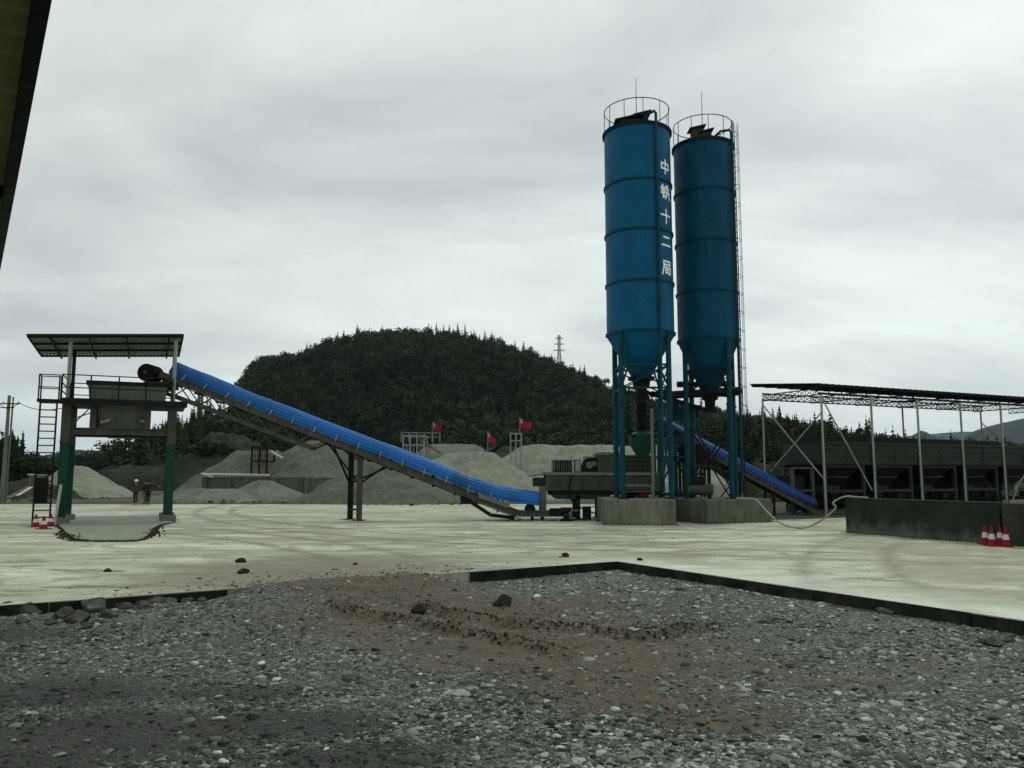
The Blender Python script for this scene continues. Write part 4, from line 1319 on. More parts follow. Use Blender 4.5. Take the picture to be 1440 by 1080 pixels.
def silo(label, c, Rr, zg, zb, zt, zcone, rings, legang, paint, legpaint, zant, pipe_phi, letters, ladder_phi, boxes):
    cf = math.atan2(-c.y, -c.x)          # bearing of the side that faces the yard entrance
    e = thing('cement_silo', label, 'silo', (c.x, c.y, zg))

    def P(phi, r, z):
        return V((c.x + math.cos(cf + phi) * r, c.y + math.sin(cf + phi) * r, z))
    mb = MB(); mb.lathe((c.x, c.y, 0), [(Rr, zb), (Rr, zt)], 72); body = mb.build('body', paint, e, True)
    mb = MB()
    zm = zb - .35
    mb.lathe((c.x, c.y, 0), [(Rr - .005, zb - .02), (Rr - .03, zm + .25), (.46, zcone + .05), (.40, zcone), (0.01, zcone)], 64)
    mb.build('hopper_cone', paint, e, True)
    for z in rings:
        mb = MB(); ring(mb, c, Rr, z, .06, .10); mb.build('hoop', legpaint, e, True)
    for k in range(10):                    # vertical weld seams
        pass
    mb = MB(); mb.lathe((c.x, c.y, 0), [(Rr + .09, zt - .10), (Rr + .09, zt + .02), (.25, zt + .36), (0.01, zt + .38)], 64)
    mb.build('roof', m_dark, e, True)
    mb = MB()
    zr = zt + 1.15
    for z in (zr,):
        mb.path([P(2 * math.pi * i / 48, Rr - .02, z) for i in range(49)], .022, 6)
    for i in range(11):
        a = 2 * math.pi * (i + .35) / 11
        mb.tube(P(a, Rr - .02, zt - .02), P(a, Rr - .02, zr), .016, n=6)
    mb.build('guardrail', m_dark, e)
    for (dx, dy, w, h, lift, cap) in boxes:
        mb = MB(); mb.box((c.x + dx, c.y + dy, zt + .25 + (h + lift) / 2), (w, w * .9, h + lift)); f = mb.build('dust_filter', m_bin, e, bevel=.02)
        mb = MB(); zc = zt + .25 + h + lift
        mb.frame((c.x + dx, c.y + dy, zc + .06), (w * cap, 0, w * .18 * (1 if dx >= 0 else 1)), (0, w * .6, 0), (0, 0, .04)); mb.build('cap', m_dark, f)
    MB().tube((c.x, c.y, zt + .3), (c.x, c.y, zant), .028, .012, 6).build('lightning_rod', m_grey, e)
    # fill pipe with its bend over the roof edge
    rp = Rr + .10
    z1 = zt + .45
    pts = [P(pipe_phi * .75, Rr * .45, zt + .28), P(pipe_phi * .9, Rr * .72, z1 + .12), P(pipe_phi, rp - .12, z1 + .10), P(pipe_phi, rp, z1 - .05), P(pipe_phi, rp, zt - .3), P(pipe_phi, rp, zb), P(pipe_phi, rp, zg + .9)]
    MB().path(pts, .065, 8).build('fill_pipe', legpaint, e, True)
    # legs
    rl = Rr - .04
    LP = [V((c.x + math.cos(a) * rl, c.y + math.sin(a) * rl, 0)) for a in legang]
    for p in LP:
        mb = MB()
        mb.tube((p.x, p.y, zg + .03), (p.x, p.y, zb - .055), .125, n=16)
        mb.tube((p.x, p.y, zg + (zb - zg) * .58), (p.x, p.y, zg + (zb - zg) * .58 + .07), .165, n=16)
        l = mb.build('leg', legpaint, e, True)
        MB().box((p.x, p.y, zg + .015), (.5, .5, .03)).build('base_plate', m_dark, l)
    mb = MB()
    H = zb - zg
    for i in range(4):
        p, q = LP[i], LP[(i + 1) % 4]
        for f in (.66, .80):
            mb.bar((p.x, p.y, zg + H * f), (q.x, q.y, zg + H * f), .09)
        mb.bar((p.x, p.y, zg + H * .66), (q.x, q.y, zg + H * .80), .06)
        if ladder_phi is not None or i in (1,):
            mb.bar((p.x, p.y, zg + H * .06), (q.x, q.y, zg + H * .46), .075)
            mb.bar((p.x, p.y, zg + H * .46), (q.x, q.y, zg + H * .06), .075)
        mid = (p + q) / 2
        mb.bar((p.x, p.y, zg + H * .66), (c.x + (p.x - c.x) * .55, c.y + (p.y - c.y) * .55, zcone + .75), .06)
        mb.bar((q.x, q.y, zg + H * .66), (p.x, p.y, zg + H * .80), .05)
    mb.build('bracing', m_dark if ladder_phi is not None else m_legblue, e)
    # outlet
    mb = MB()
    mb.lathe((c.x, c.y, 0), [(.40, zcone + .02), (.62, zcone + .02), (.62, zcone - .12), (.42, zcone - .12), (.38, zcone - .45), (.26, zcone - .50), (.24, zcone - .8), (.36, zcone - .85), (.36, zcone - 1.05), (.2, zcone - 1.05)], 24)
    mb.build('outlet_valve', m_dark, e, True)
    if ladder_phi is not None:
        mb = MB()
        a, b = ladder_phi - .13, ladder_phi + .13
        for aa in (a, b):
            mb.tube(P(aa, Rr + .07, zg), P(aa, Rr + .07, zt + 1.1), .025, n=6)
        z = zg + .3
        while z < zt:
            mb.tube(P(a, Rr + .07, z), P(b, Rr + .07, z), .016, n=6)
            z += .3
        z = zg + 2.6
        while z < zt + 1:
            pts = [P(ladder_phi + .23 * math.cos(t), Rr + .07 + .22 * math.sin(t), z) for t in np.linspace(math.pi, 0, 11)]
            mb.path(pts, .012, 5)
            z += .9
        for t in (.5, 1.2, 1.9, 2.6):
            mb.tube(P(ladder_phi + .23 * math.cos(t), Rr + .07 + .22 * math.sin(t), zg + 2.6), P(ladder_phi + .23 * math.cos(t), Rr + .07 + .22 * math.sin(t), zt + 1), .010, n=5)
        mb.build('caged_ladder', m_dark, e)
    if letters:
        phi0, chars, w, h = letters
        mb = MB()
        for zc, strokes in chars:
            for st in strokes:
                for (xa, ya), (xb, yb) in zip(st[:-1], st[1:]):
                    L = math.hypot((xb - xa) * w, (yb - ya) * h)
                    nn = max(2, int(L / .06))
                    tx, ty = (xb - xa) * w / L, (yb - ya) * h / L
                    hw = .046
                    vs = []
                    for k in range(nn + 1):
                        f = k / nn
                        X = (xa + (xb - xa) * f - .5) * w; Z = (ya + (yb - ya) * f - .5) * h
                        ext = -hw * .9 if k == 0 else (hw * .9 if k == nn else 0)
                        X += tx * ext; Z += ty * ext
                        for sg in (-1, 1):
                            xx_, z_ = X - ty * hw * sg, Z + tx * hw * sg
                            vs.append(P(phi0 + xx_ / Rr, Rr + .008 + random.uniform(0, .003), zc + z_))
                    mb.add(vs, [(2 * k, 2 * k + 1, 2 * k + 3, 2 * k + 2) for k in range(nn)])
        mb.build('lettering', m_white, e)
    return e


D1, D2 = 37.1, 38.9
c1 = V((at(900.6, 470, D1).x, D1, 0)); c2 = V((at(996.0, 480, D2).x, D2, 0))
ZF = zz(702, 35.5)
ZF2 = zz(702.7, 36.4)
CH = [
    [[(.12, .34), (.88, .34), (.88, .74), (.12, .74), (.12, .34)], [(.5, 0), (.5, 1)]],
    [[(.2, 1), (.04, .72)], [(.12, .82), (.38, .82)], [(.1, .60), (.38, .60)], [(.06, .40), (.38, .40)], [(.23, .82), (.23, .08), (.4, .22)], [(.58, .98), (.47, .68)], [(.54, .78), (.96, .78)], [(.46, .5), (1, .5)], [(.73, 1), (.73, .5), (.47, .02)], [(.74, .48), (1, .02)]],
    [[(.02, .58), (.98, .58)], [(.5, 1), (.5, 0)]],
    [[(.2, .80), (.8, .80)], [(.04, .2), (.96, .2)]],
    [[(.15, .95), (.86, .95), (.86, .70)], [(.15, .70), (.86, .70)], [(.15, .95), (.15, .5), (.02, 0)], [(.15, .48), (.92, .48), (.88, .05), (.74, .02)], [(.33, .30), (.64, .30), (.64, .1), (.33, .1), (.33, .30)]],
]
lz = [zz(v, 36.2) for v in (237, 272.5, 306.5, 341.5, 378)]
z1b, z1t = zz(472, D1), zz(190, D1)
rings1 = [zz(v, D1) for v in (266, 333.6, 403)] + [z1b + .02]
silo('front left blue cement silo with white characters down its right side', c1, 1.565, ZF, z1b, z1t, zz(531, D1), rings1,
     [R(-135), R(-45), R(45), R(135)], m_blue, m_legblue, zz(109, D1), R(32), (R(54), list(zip(lz, CH)), .68, .63), None,
     [(-.42, -.2, .95, .30, 0, .75), (.22, 0, .62, .62, .05, .72)])
z2b, z2t = zz(481, D2), zz(209, D2)
rings2 = [zz(v, D2) for v in (276, 346, 415)] + [z2b + .02]
silo('rear right plain blue cement silo with a caged ladder on its right side', c2, 1.46, ZF2, z2b, z2t, zz(549, D2), rings2,
     [R(-65 + 90 * k) for k in range(4)], m_blue2, m_legblue, zz(128, D2), R(62), None, R(78),
     [(-.30, 0, .55, .60, .12, .75), (.12, -.1, .52, .55, -.05, .7)])

x0, x1 = ux(852, 35.5), ux(948.5, 35.5)
mb = MB(); mb.box(((x0 + x1) / 2, 35.5 + 2.2, ZF / 2 - .15), (x1 - x0, 4.4, ZF + .3))
tag(mb.build('concrete_foundation', m_conc, bevel=.06), 'square concrete foundation block under the lettered silo', 'foundation')
mb = MB()
mb.box((c2.x, c2.y - .05, ZF2 / 2 - .15), (3.80, 3.80, ZF2 + .3), R(25))
tag(mb.build('concrete_foundation', m_conc_dk, bevel=.06), 'darker concrete foundation block set at an angle under the plain silo', 'foundation')


# ------------------------------------------------------------------ belt conveyors
def resample(pts, n):
    pts = [V(p) for p in pts]
    # Catmull-Rom through the control points
    out = []
    m = len(pts)
    for k in range(n + 1):
        t = k / n * (m - 1)
        i = min(int(t), m - 2); f = t - i
        p0, p1, p2, p3 = pts[max(i - 1, 0)], pts[i], pts[i + 1], pts[min(i + 2, m - 1)]
        out.append(.5 * ((2 * p1) + (p2 - p0) * f + (2 * p0 - 5 * p1 + 4 * p2 - p3) * f * f + (3 * p1 - p0 - 3 * p2 + p3) * f ** 3))
    return out


def cover_mesh(path, W, Hh, ripples, seg, low=-.25):
    """corrugated half-round hood swept along a line, with laps where the sheets join"""
    mb = MB()
    ns = 72
    vs, fs = [], []
    npth = len(path)
    for k, p in enumerate(path):
        d = (path[min(k + 1, npth - 1)] - path[max(k - 1, 0)]).normalized()
        side = d.cross(V((0, 0, 1))).normalized()
        up = side.cross(d)
        lap = .02 if (k // seg) % 2 else 0
        for i in range(ns + 1):
            th = low + (math.pi - 2 * low) * i / ns
            rp = 1 + .022 * math.cos(i / ns * ripples * 2 * math.pi) + lap
            vs.append(p + side * math.cos(th) * W * rp + up * math.sin(th) * Hh * rp)
    for k in range(npth - 1):
        for i in range(ns):
            o = k * (ns + 1) + i
            fs.append((o, o + 1, o + ns + 2, o + ns + 1))
    mb.add(vs, fs)
    mb.panel = [[.62, .95, 1.0, .8, 1.08, .72, .9][((vi // (ns + 1)) // seg * 5) % 7] for vi in range(len(vs))]
    return mb


def panel_tint(o, mb):
    a = o.data.attributes.new('panel', 'FLOAT', 'POINT')
    a.data.foreach_set('value', mb.panel)


def lerp_px(a, b, u):
    f = (u - a[0]) / (b[0] - a[0])
    return a[1] + (b[1] - a[1]) * f


# --- main discharge conveyor
YH, YT = 38.3, 39.5


def cy_(u):
    return YH + (YT - YH) * (u - 211) / (757 - 211)


e = thing('belt_conveyor', 'long inclined conveyor under a bright blue hood rising to the loading tower', 'conveyor', (ux(500, 39), 39, 0))
RA, RB = (205, 517.5), (728, 722)


def rp_(u, dv=0, dy=0):
    Y_ = cy_(u)
    p = at(u, lerp_px(RA, RB, u) + dv, Y_)
    return V((p.x, Y_ + dy, p.z))


mb = MB()
for dy in (-.52, .52):
    mb.ibeam(rp_(231, 0, dy), rp_(728, 0, dy), .12, .30, .03, (0, 0, 1))
    mb.ibeam(rp_(728, 0, dy), V((ux(803, YT), YT + dy, rp_(728).z)), .12, .26, .03, (0, 0, 1))
u_ = 225
while u_ < 725:
    mb.bar(rp_(u_, 0, -.52), rp_(u_, 0, .52), .07)
    u_ += 32
mb.build('frame', m_steel, e)
mb = MB()
for dy in (-.5, .5):
    mb.bar(rp_(236, 24, dy), rp_(440, 21, dy), .12, .16, up=(0, 0, 1))
    for k in range(11):
        ua, ub = 240 + 18 * k, 240 + 18 * (k + 1)
        mb.bar(rp_(ua, 5 if k % 2 else 23, dy), rp_(ub, 23 if k % 2 else 5, dy), .05)
    mb.bar(rp_(440, 21, dy), rp_(462, 3, dy), .09)
for ua in (236, 290, 345, 400, 440):
    mb.bar(rp_(ua, 23, -.5), rp_(ua, 23, .5), .06)
mb.build('truss', m_steel, e)
mb = MB()
for dy in (-.5, .5):
    mb.bar(rp_(655, 8, dy), rp_(690, 17, dy), .10, .12); mb.bar(rp_(690, 17, dy), V((ux(722, YT), YT + dy, .10)), .10, .12)
mb.bar(rp_(690, 17, -.5), rp_(690, 17, .5), .08)
mb.build('lower_truss', m_dark, e)
mb = MB()
for dz, th in ((-3.2, .02), (6.5, .02)):
    mb.bar(rp_(222, dz), rp_(735, dz), .82, .025, up=(0, 0, 1))
mb.build('belt', m_black, e)
hpul = at(212, 525.5, YH)
mb = MB(); mb.tube((hpul.x, YH - .50, hpul.z), (hpul.x, YH + .50, hpul.z), .42, n=28)
mb.lathe((hpul.x, YH, hpul.z), [(.01, 0)], 4) if False else None
o = mb.build('head_pulley', m_black, e, True)
MB().tube((hpul.x, YH - .62, hpul.z), (hpul.x, YH + .62, hpul.z), .09, n=12).build('shaft', m_steel, o, True)
mb = MB()
mb.prism([(hpul.x - .1, YH - .5, hpul.z - .43), (hpul.x + 1.1, YH - .5, hpul.z - .43), (hpul.x + 1.2, YH - .5, hpul.z - .75), (hpul.x - .1, YH - .5, hpul.z - .75)], (0, 1.0, 0))
mb.build('head_chute', m_bin, e)
mb = MB(); mb.box((hpul.x + .85, YH + .95, hpul.z - .28), (.6, .4, .36)); mb.tube((hpul.x + .2, YH + .95, hpul.z - .2), (hpul.x + .6, YH + .95, hpul.z - .25), .16, n=14)
mb.build('drive_motor', m_dark, e, bevel=.03)
# hood
base = [(240, 523.5), (300, 547), (358, 570), (480, 616), (560, 645.5), (620, 668), (650, 681), (672, 689), (700, 697), (728, 702.5), (757, 706.5)]
path = resample([V((ux(u, cy_(u)), cy_(u), zz(v, cy_(u)))) for u, v in base], 90)
path = [p + V((0, 0, .018 * mnoise.noise(V((p.x * .9, 3.1, 0))) - .012 * abs(math.sin(i / 7 * math.pi)))) for i, p in enumerate(path)]
mb = cover_mesh(path, .54, .52, 11, 7)
cv = mb.build('hood', m_cover, e, False)
panel_tint(cv, mb)
cv.data.shade_smooth()
md = cv.modifiers.new('thick', 'SOLIDIFY'); md.thickness = .012
bp = lambda u: np.interp(u, [b[0] for b in base], [b[1] for b in base])
# clips that hold the hood to the frame
u_ = 262; k = 0
while u_ < 700:
    Y_ = cy_(u_)
    p = rp_(u_, -3, -.60); q = V((ux(u_ + 3, Y_), Y_ - .60, zz(bp(u_) - 2.0, Y_)))
    MB().bar(p, q, .05, .03).build('hood_clip', m_yellow, e)
    if k % 2 == 0:
        MB().bar(rp_(u_ + 14, -3, -.60), V((ux(u_ + 16, Y_), Y_ - .6, zz(bp(u_ + 15) + 1.5, Y_))), .035, .03).build('hood_clip', m_grey, e)
    u_ += 30.5; k += 1
# carrying rollers under the hood
mb = MB()
u_ = 250
while u_ < 725:
    for s in (-1, 1):
        a = rp_(u_, -4, 0); mb.tube(a + V((0, s * .05, 0)), a + V((0, s * .5, .16)), .06, n=8)
    mb.tube(rp_(u_, 7.5, -.5), rp_(u_, 7.5, .5), .05, n=8)
    u_ += 30
mb.build('rollers', m_dark, e)
# trestle
for xx_, Y_, mt in ((ux(494.5, 40.0), 40.1, m_dark), (ux(507.5, 38.9), 38.9, m_steel)):
    zt_ = rp_(500).z - .15
    mb = MB(); mb.ibeam((xx_, Y_, .02), (xx_, Y_, zt_), .24, .22, .03, (0, 1, 0)); mb.box((xx_, Y_, .02), (.45, .45, .04))
    mb.build('trestle_column', mt, e)
for za_ in (.5, 2.1):
    MB().bar((ux(494.5, 40.), 40.0, za_), (ux(507.5, 38.9), 39, za_), .09).build('trestle_tie', m_dark, e)
for Y_, xc in ((39.95, ux(494.5, 40)), (38.95, ux(507.5, 38.9))):
    MB().bar((xc, Y_, zz(682, Y_)), rp_(463, 6, Y_ - 39.1), .09).build('trestle_brace', m_dark, e)
    MB().bar((xc, Y_, zz(680, Y_)), rp_(541, 8, Y_ - 39.1), .09).build('trestle_brace', m_dark, e)
# tail end
MB().tube((ux(745, YT), YT - .45, .52), (ux(745, YT), YT + .45, .52), .26, n=20).build('tail_pulley', m_dark, e, True)
mb = MB()
for u in (722, 748, 762, 800):
    for dy in (-.52, .52):
        mb.box((ux(u, YT), YT + dy, .10), (.12, .12, .22 if u > 730 else .34))
mb.box((ux(655, 39.3), 39.3, rp_(655).z - .33), (.42, .9, .36))
mb.build('tail_stand', m_dark, e)
mb = MB()
mb.bar(rp_(674, -5, -.62), rp_(716, -6, -.62), .05, .22, up=(0, 0, 1))
mb.build('skirt_board', m_grey, e)
mb = MB(); mb.box((ux(780, 39), 38.75, .42), (.55, .4, .34)); mb.tube((ux(787, 39), 38.75, .47), (ux(803, 39), 38.75, .47), .17, n=14); mb.box((ux(806, 39), 38.9, .3), (.3, .6, .28))
mb.build('tail_motor', m_dark, e, bevel=.02)

# --- feed conveyor from the aggregate bins
PA = math.atan2(6.7, 13.9)
EX, EY = V((math.cos(PA), math.sin(PA), 0)), V((-math.sin(PA), math.cos(PA), 0))
B0 = V((15.9, 45.9, 0))


def Bp(s, t, z=0.0):
    p = B0 + EX * s + EY * t
    return V((p.x, p.y, z))


fh, ft = at(924, 602, 43.3), at(1142, 720, 44.6)
e = thing('belt_conveyor', 'shorter inclined conveyor under a dark blue hood passing behind the right silo legs', 'conveyor', ((fh.x + ft.x) / 2, 44, 0))
dv_ = (ft - fh)
sd_ = dv_.cross(V((0, 0, 1))).normalized()
mb = MB()
for s in (-.48, .48):
    mb.ibeam(fh + sd_ * s, ft + sd_ * s, .1, .24, .03, (0, 0, 1))
    mb.ibeam(ft + sd_ * s, ft + sd_ * s + EX * 3.0, .1, .2, .03, (0, 0, 1))
mb.build('frame', m_steel, e)
MB().bar(fh + V((0, 0, .14)), ft + V((0, 0, .14)), .75, .03, up=(0, 0, 1)).build('belt', m_black, e)
path = resample([fh + V((0, 0, .30)), fh + dv_ * .3 + V((0, 0, .28)), fh + dv_ * .7 + V((0, 0, .28)), ft + V((0, 0, .32))], 50)
mb = cover_mesh(path, .47, .42, 9, 6); cv = mb.build('hood', m_cover2, e); cv.data.shade_smooth(); panel_tint(cv, mb)
md = cv.modifiers.new('thick', 'SOLIDIFY'); md.thickness = .012
for f in (.0, .14, .30, .5, .72):
    p = fh + dv_ * f
    mb = MB()
    for s in (-.5, .5):
        q = p + sd_ * s
        mb.bar((q.x, q.y, 0), (q.x, q.y, q.z - .1), .12)
    mb.bar((p.x, p.y - .5, p.z * .5), (p.x, p.y + .5, p.z * .5), .07)
    mb.build('trestle', m_legblue if f < .2 else m_dark, e)
mb = MB()
for a, b in ((.14, .30), (.30, .5)):
    p, q = fh + dv_ * a, fh + dv_ * b
    mb.bar((p.x, p.y - .5, p.z - .3), (q.x, q.y - .5, .2), .06); mb.bar((p.x, p.y - .5, .2), (q.x, q.y - .5, q.z - .3), .06)
mb.build('brace', m_dark, e)
for k in range(6):
    p = fh + dv_ * (.42 + .09 * k) + sd_ * -.0 + V((0, -.53, 0))
    MB().bar(p + V((0, 0, .08)), p + V((.04, 0, .30)), .045, .03).build('hood_clip', m_grey, e)
mb = MB(); mb.tube((ft.x - .1, ft.y - .5, ft.z + .25), (ft.x - .1, ft.y + .5, ft.z + .25), .24, n=18); mb.build('tail_pulley', m_dark, e, True)

# ------------------------------------------------------------------ mixing plant


def pbox(mb, u0, v0, u1, v1, Y0, dep):
    a, b = at(u0, v0, Y0), at(u1, v1, Y0)
    return mb.box(((a.x + b.x) / 2, Y0 + dep / 2, (a.z + b.z) / 2), (b.x - a.x, dep, a.z - b.z))


YM = 39.6
e = thing('mixer', 'grey green twin shaft mixer box on legs left of the silo foundations', 'mixer', (ux(810, YM), YM + 1, 0))
mb = MB(); pbox(mb, 767, 667.5, 928, 690, YM, 2.4); mb.build('body', m_greygreen, e, bevel=.03)
mb = MB(); pbox(mb, 764, 664, 931, 667, YM - .08, 2.56); mb.build('lid', m_grey, e, bevel=.01)
mb = MB(); pbox(mb, 772, 690.3, 925, 696, YM + .1, 2.2); mb.build('flange', m_dark, e)
mb = MB()
a, b = at(776, 696.3, YM), at(860, 696.3, YM); zl = zz(702, YM)
mb.prism([(a.x, YM + .05, a.z), (b.x, YM + .05, a.z), (b.x - .25, YM + .05, zl), (a.x + .2, YM + .05, zl)], (0, 2.3, 0))
mb.build('trough', m_green, e, bevel=.02)
for u in (812, 845, 905):
    for dY in (.15, 2.2):
        mb = MB(); mb.ibeam((ux(u, YM), YM + dY, 0), (ux(u, YM), YM + dY, zz(696.5, YM)), .22, .2, .03, (0, 1, 0)); mb.box((ux(u, YM), YM + dY, .02), (.4, .4, .04))
        mb.build('leg', m_dark, e)
mb = MB()
a, b = at(744, 670.5, YM), at(767, 667, YM)
mb.frame(((a.x + b.x) / 2, YM + 1.1, (a.z + b.z) / 2 + .03), ((b.x - a.x) / 2 + .05, 0, (b.z - a.z) / 2), (0, 1.15, 0), (0, 0, .03))
mb.build('discharge_roof', m_grey, e)
mb = MB(); pbox(mb, 750, 672, 767, 684, YM + .3, 1.6); mb.build('discharge_hood', m_bin, e)
mb = MB(); pbox(mb, 758, 684.2, 768.5, 724, YM + .1, .35); pbox(mb, 758, 684.2, 768.5, 724, YM + 1.7, .35); mb.build('discharge_post', m_grey, e)
mb = MB(); pbox(mb, 841, 640, 873, 664, YM + .1, 1.9); mb.build('feed_hopper', m_greygreen, e, bevel=.03)
mb = MB(); pbox(mb, 839.5, 636, 874.5, 640, YM + .04, 2.0); mb.build('feed_hopper_rim', m_grey, e)
# things on top of the mixer
mb = MB(); pbox(mb, 779, 648, 805, 663.8, YM + .5, .9)
e2 = thing('motor_guard', 'dark barred motor guard on top of the mixer, left of the pale cabinet', 'motor guard', (ux(792, YM), YM + .9, zz(664, YM)))
mb.build('housing', m_dark, e2, bevel=.02)
mb = MB()
for i in range(8):
    pbox(mb, 780 + i * 3.2, 649, 781 + i * 3.2, 662, YM + .44, .05)
mb.build('grille', m_grey, e2)
mb = MB(); pbox(mb, 776.5, 646.5, 779, 663.8, YM + .45, .9); pbox(mb, 776.5, 646.5, 807, 648, YM + .4, 1.0); mb.build('frame', m_grey, e2)
e2 = thing('control_cabinet', 'narrow pale control cabinet on the mixer between the motor guard and gearbox', 'cabinet', (ux(812, YM), YM + .8, zz(664, YM)))
mb = MB(); pbox(mb, 808, 646, 817, 663.8, YM + .45, .6); mb.build('body', m_grey, e2, bevel=.01)
mb = MB(); pbox(mb, 809.5, 648, 815.5, 662, YM + .43, .02); mb.build('door', m_pale, e2)
e2 = thing('gearbox', 'dark gearbox with a slanted cover on the mixer beside the feed hopper', 'gearbox', (ux(830, YM), YM + .9, zz(664, YM)))
mb = MB()
a = [at(u, v, YM + .4) for u, v in ((819, 663.8), (840, 663.8), (840, 643), (823, 645), (819, 655))]
mb.prism(a, (0, 1.1, 0)); mb.build('housing', m_dark, e2, bevel=.03)
mb = MB(); pbox(mb, 822, 642, 840, 643.6, YM + .3, 1.3); mb.build('cover', m_grey, e2)
mb = MB(); p = at(829, 654, YM + .34); mb.tube(p, p + V((0, .1, 0)), .17, n=18); p = at(836, 652, YM + .34); mb.tube(p, p + V((0, .1, 0)), .12, n=18); mb.build('pulley', m_grey, e2, True)

# machinery below the silos
e = thing('weigh_hopper', 'green cement weigh hopper under the lettered silo with a flexible black sleeve', 'weigh hopper', (c1.x, c1.y, zz(640, D1)))
mb = MB(); mb.lathe((c1.x, c1.y, 0), [(.30, zz(607, D1)), (.62, zz(611, D1)), (.62, zz(624, D1)), (.3, zz(640, D1))], 28); mb.build('hopper', m_green, e, True)
mb = MB()
zs_ = np.linspace(zz(566, D1), zz(607, D1), 26)
mb.lathe((c1.x, c1.y, 0), [(.22 + .035 * (i % 2), z) for i, z in enumerate(zs_)], 20); mb.build('sleeve', m_black, e)
mb = MB()
for i in range(4):
    a = R(45 + 90 * i)
    mb.bar((c1.x + .95 * math.cos(a), c1.y + .95 * math.sin(a), zz(611, D1)), (c1.x + .6 * math.cos(a), c1.y + .6 * math.sin(a), zz(616, D1)), .06)
mb.build('bracket', m_dark, e)
# upper feed housing behind the left silo legs
e = thing('feed_housing', 'dark steel housing with a mesh side between the left silo legs', 'housing', (ux(897, 39.4), 39.9, zz(664, 39.4)))
mb = MB(); pbox(mb, 876, 640, 922, 663.8, 39.7, 1.2); mb.build('body', m_bin, e, bevel=.03)
mb = MB()
for i in range(15): pbox(mb, 878 + i * 2.9, 641, 878.5 + i * 2.9, 662, 39.66, .03)
for v in (646, 652, 658): pbox(mb, 877, v, 921, v + .5, 39.64, .03)
mb.build('mesh_guard', m_grey, e)
e = thing('diesel_tank', 'blue and red drum rack on the left foundation between the silo legs', 'drum rack', (ux(895, 37.2), 37.3, ZF))
mb = MB()
for u in (878, 915): pbox(mb, u, 684, u + 1.6, 702, 37, .05); pbox(mb, u, 684, u + 1.6, 702, 37.8, .05)
pbox(mb, 876, 682, 919, 684, 36.95, 1.0); pbox(mb, 876, 691, 919, 692, 36.95, 1.0)
mb.build('rack', m_grey, e)
MB().tube(at(880, 696.5, 37.4), at(893, 696.5, 37.4), .14, n=16).build('drum', m_cover2, e, True)
MB().tube(at(897, 696.5, 37.4), at(912, 696.5, 37.4), .14, n=16).build('drum', m_red, e, True)
MB().tube((ux(917, 36.3), 36.3, ZF), (ux(917, 36.3), 36.3, zz(575, 36.3)), .075, n=12).build('standpipe', m_grey, None, True)
tag(bpy.data.objects['standpipe'], 'slim pale vertical pipe on the left foundation between the silo legs', 'pipe')


def screw(label, a, b, r, mat, hop=True):
    a, b = V(a), V(b)
    e = thing('screw_conveyor', label, 'screw conveyor', ((a + b) / 2))
    MB().tube(a, b, r, n=18).build('tube', mat, e, True)
    d = (b - a).normalized()
    mb = MB()
    for f in (.02, .35, .68, .98):
        p = a.lerp(b, f); mb.tube(p - d * .03, p + d * .03, r * 1.4, n=18)
    mb.build('flanges', m_dark, e)
    mb = MB(); mb.tube(b, b + d * .25, r * .8, n=14); mb.tube(b + d * .25, b + d * .7, r * 1.15, n=14); mb.build('motor', m_dark, e, True)
    mb = MB(); mb.tube(a + d * .25, a + d * .25 - V((0, 0, .55)), r * .8, n=14); mb.build('outlet', m_dark, e, True)


screw('dark screw conveyor slung below the cone of the plain silo', at(934, 556, 38.4), at(1022, 551, 38.9), .19, m_dark)
screw('shorter dark screw pipe just above the main one at the plain silo cone', at(1030, 540, 39.5), at(972, 540.5, 39.3), .13, m_dark)
screw('thin dark screw conveyor running from the lettered silo outlet to the right', at(985, 574, 39.4), at(916, 554, 37.6), .11, m_dark)
e = thing('powder_hopper', 'dark powder hopper on a blue frame between the two silos', 'hopper', (ux(955, 40.6), 40.8, 0))
mb = MB(); pbox(mb, 943, 561, 955, 573, 40.3, .6); pbox(mb, 941, 573, 972, 590, 40.2, 1.0); mb.build('bin', m_legblue, e, bevel=.03)
frame_mb(ux(926, 40.2), ux(972, 40.2), 40.2, 41.6, [0, 1.3, zz(640, 40.2), zz(606, 40.2)], .16, 3).build('frame', m_legblue, e)
mb = MB()
for a, b in (((926, 638), (949, 608)), ((949, 606), (972, 638)), ((926, 690), (949, 642)), ((972, 690), (949, 642))):
    mb.bar(at(*a, 40.1), at(*b, 40.1), .07)
mb.build('brace', m_dark, e)
e = thing('weigh_hopper', 'dark conical weigh hopper with an orange brown drum below the plain silo', 'weigh hopper', (ux(975, 41.5), 41.5, 0))
cc = V((ux(972, 41.8), 41.8, 0))
mb = MB(); mb.lathe((cc.x, cc.y, 0), [(.02, zz(622, 41.8)), (.7, zz(624, 41.8)), (.7, zz(645, 41.8)), (.25, zz(664, 41.8)), (.25, zz(676, 41.8))], 26); mb.build('cone', m_dark, e, True)
for dx in (-.75, .75):
    for dy in (-.5, .5):
        mb = MB(); mb.box((cc.x + dx, cc.y + dy, zz(630, 41.8) / 2), (.13, .13, zz(630, 41.8))); mb.build('leg', m_dark, e)
mb = MB(); mb.box((cc.x, cc.y - .55, zz(655, 41.8)), (1.7, .08, .1)); mb.box((cc.x, cc.y - .55, zz(690, 41.8)), (1.7, .08, .1)); mb.build('rail', m_steel, e)
e = thing('air_compressor', 'dark compressor and drum on the angled foundation under the plain silo', 'compressor', (ux(945, 37.6), 38.2, ZF2))
mb = MB(); mb.tube((c2.x - 1.25, c2.y - .5, ZF2 + .42), (c2.x - .2, c2.y - .9, ZF2 + .42), .27, n=20); mb.build('tank', m_steel, e, True)
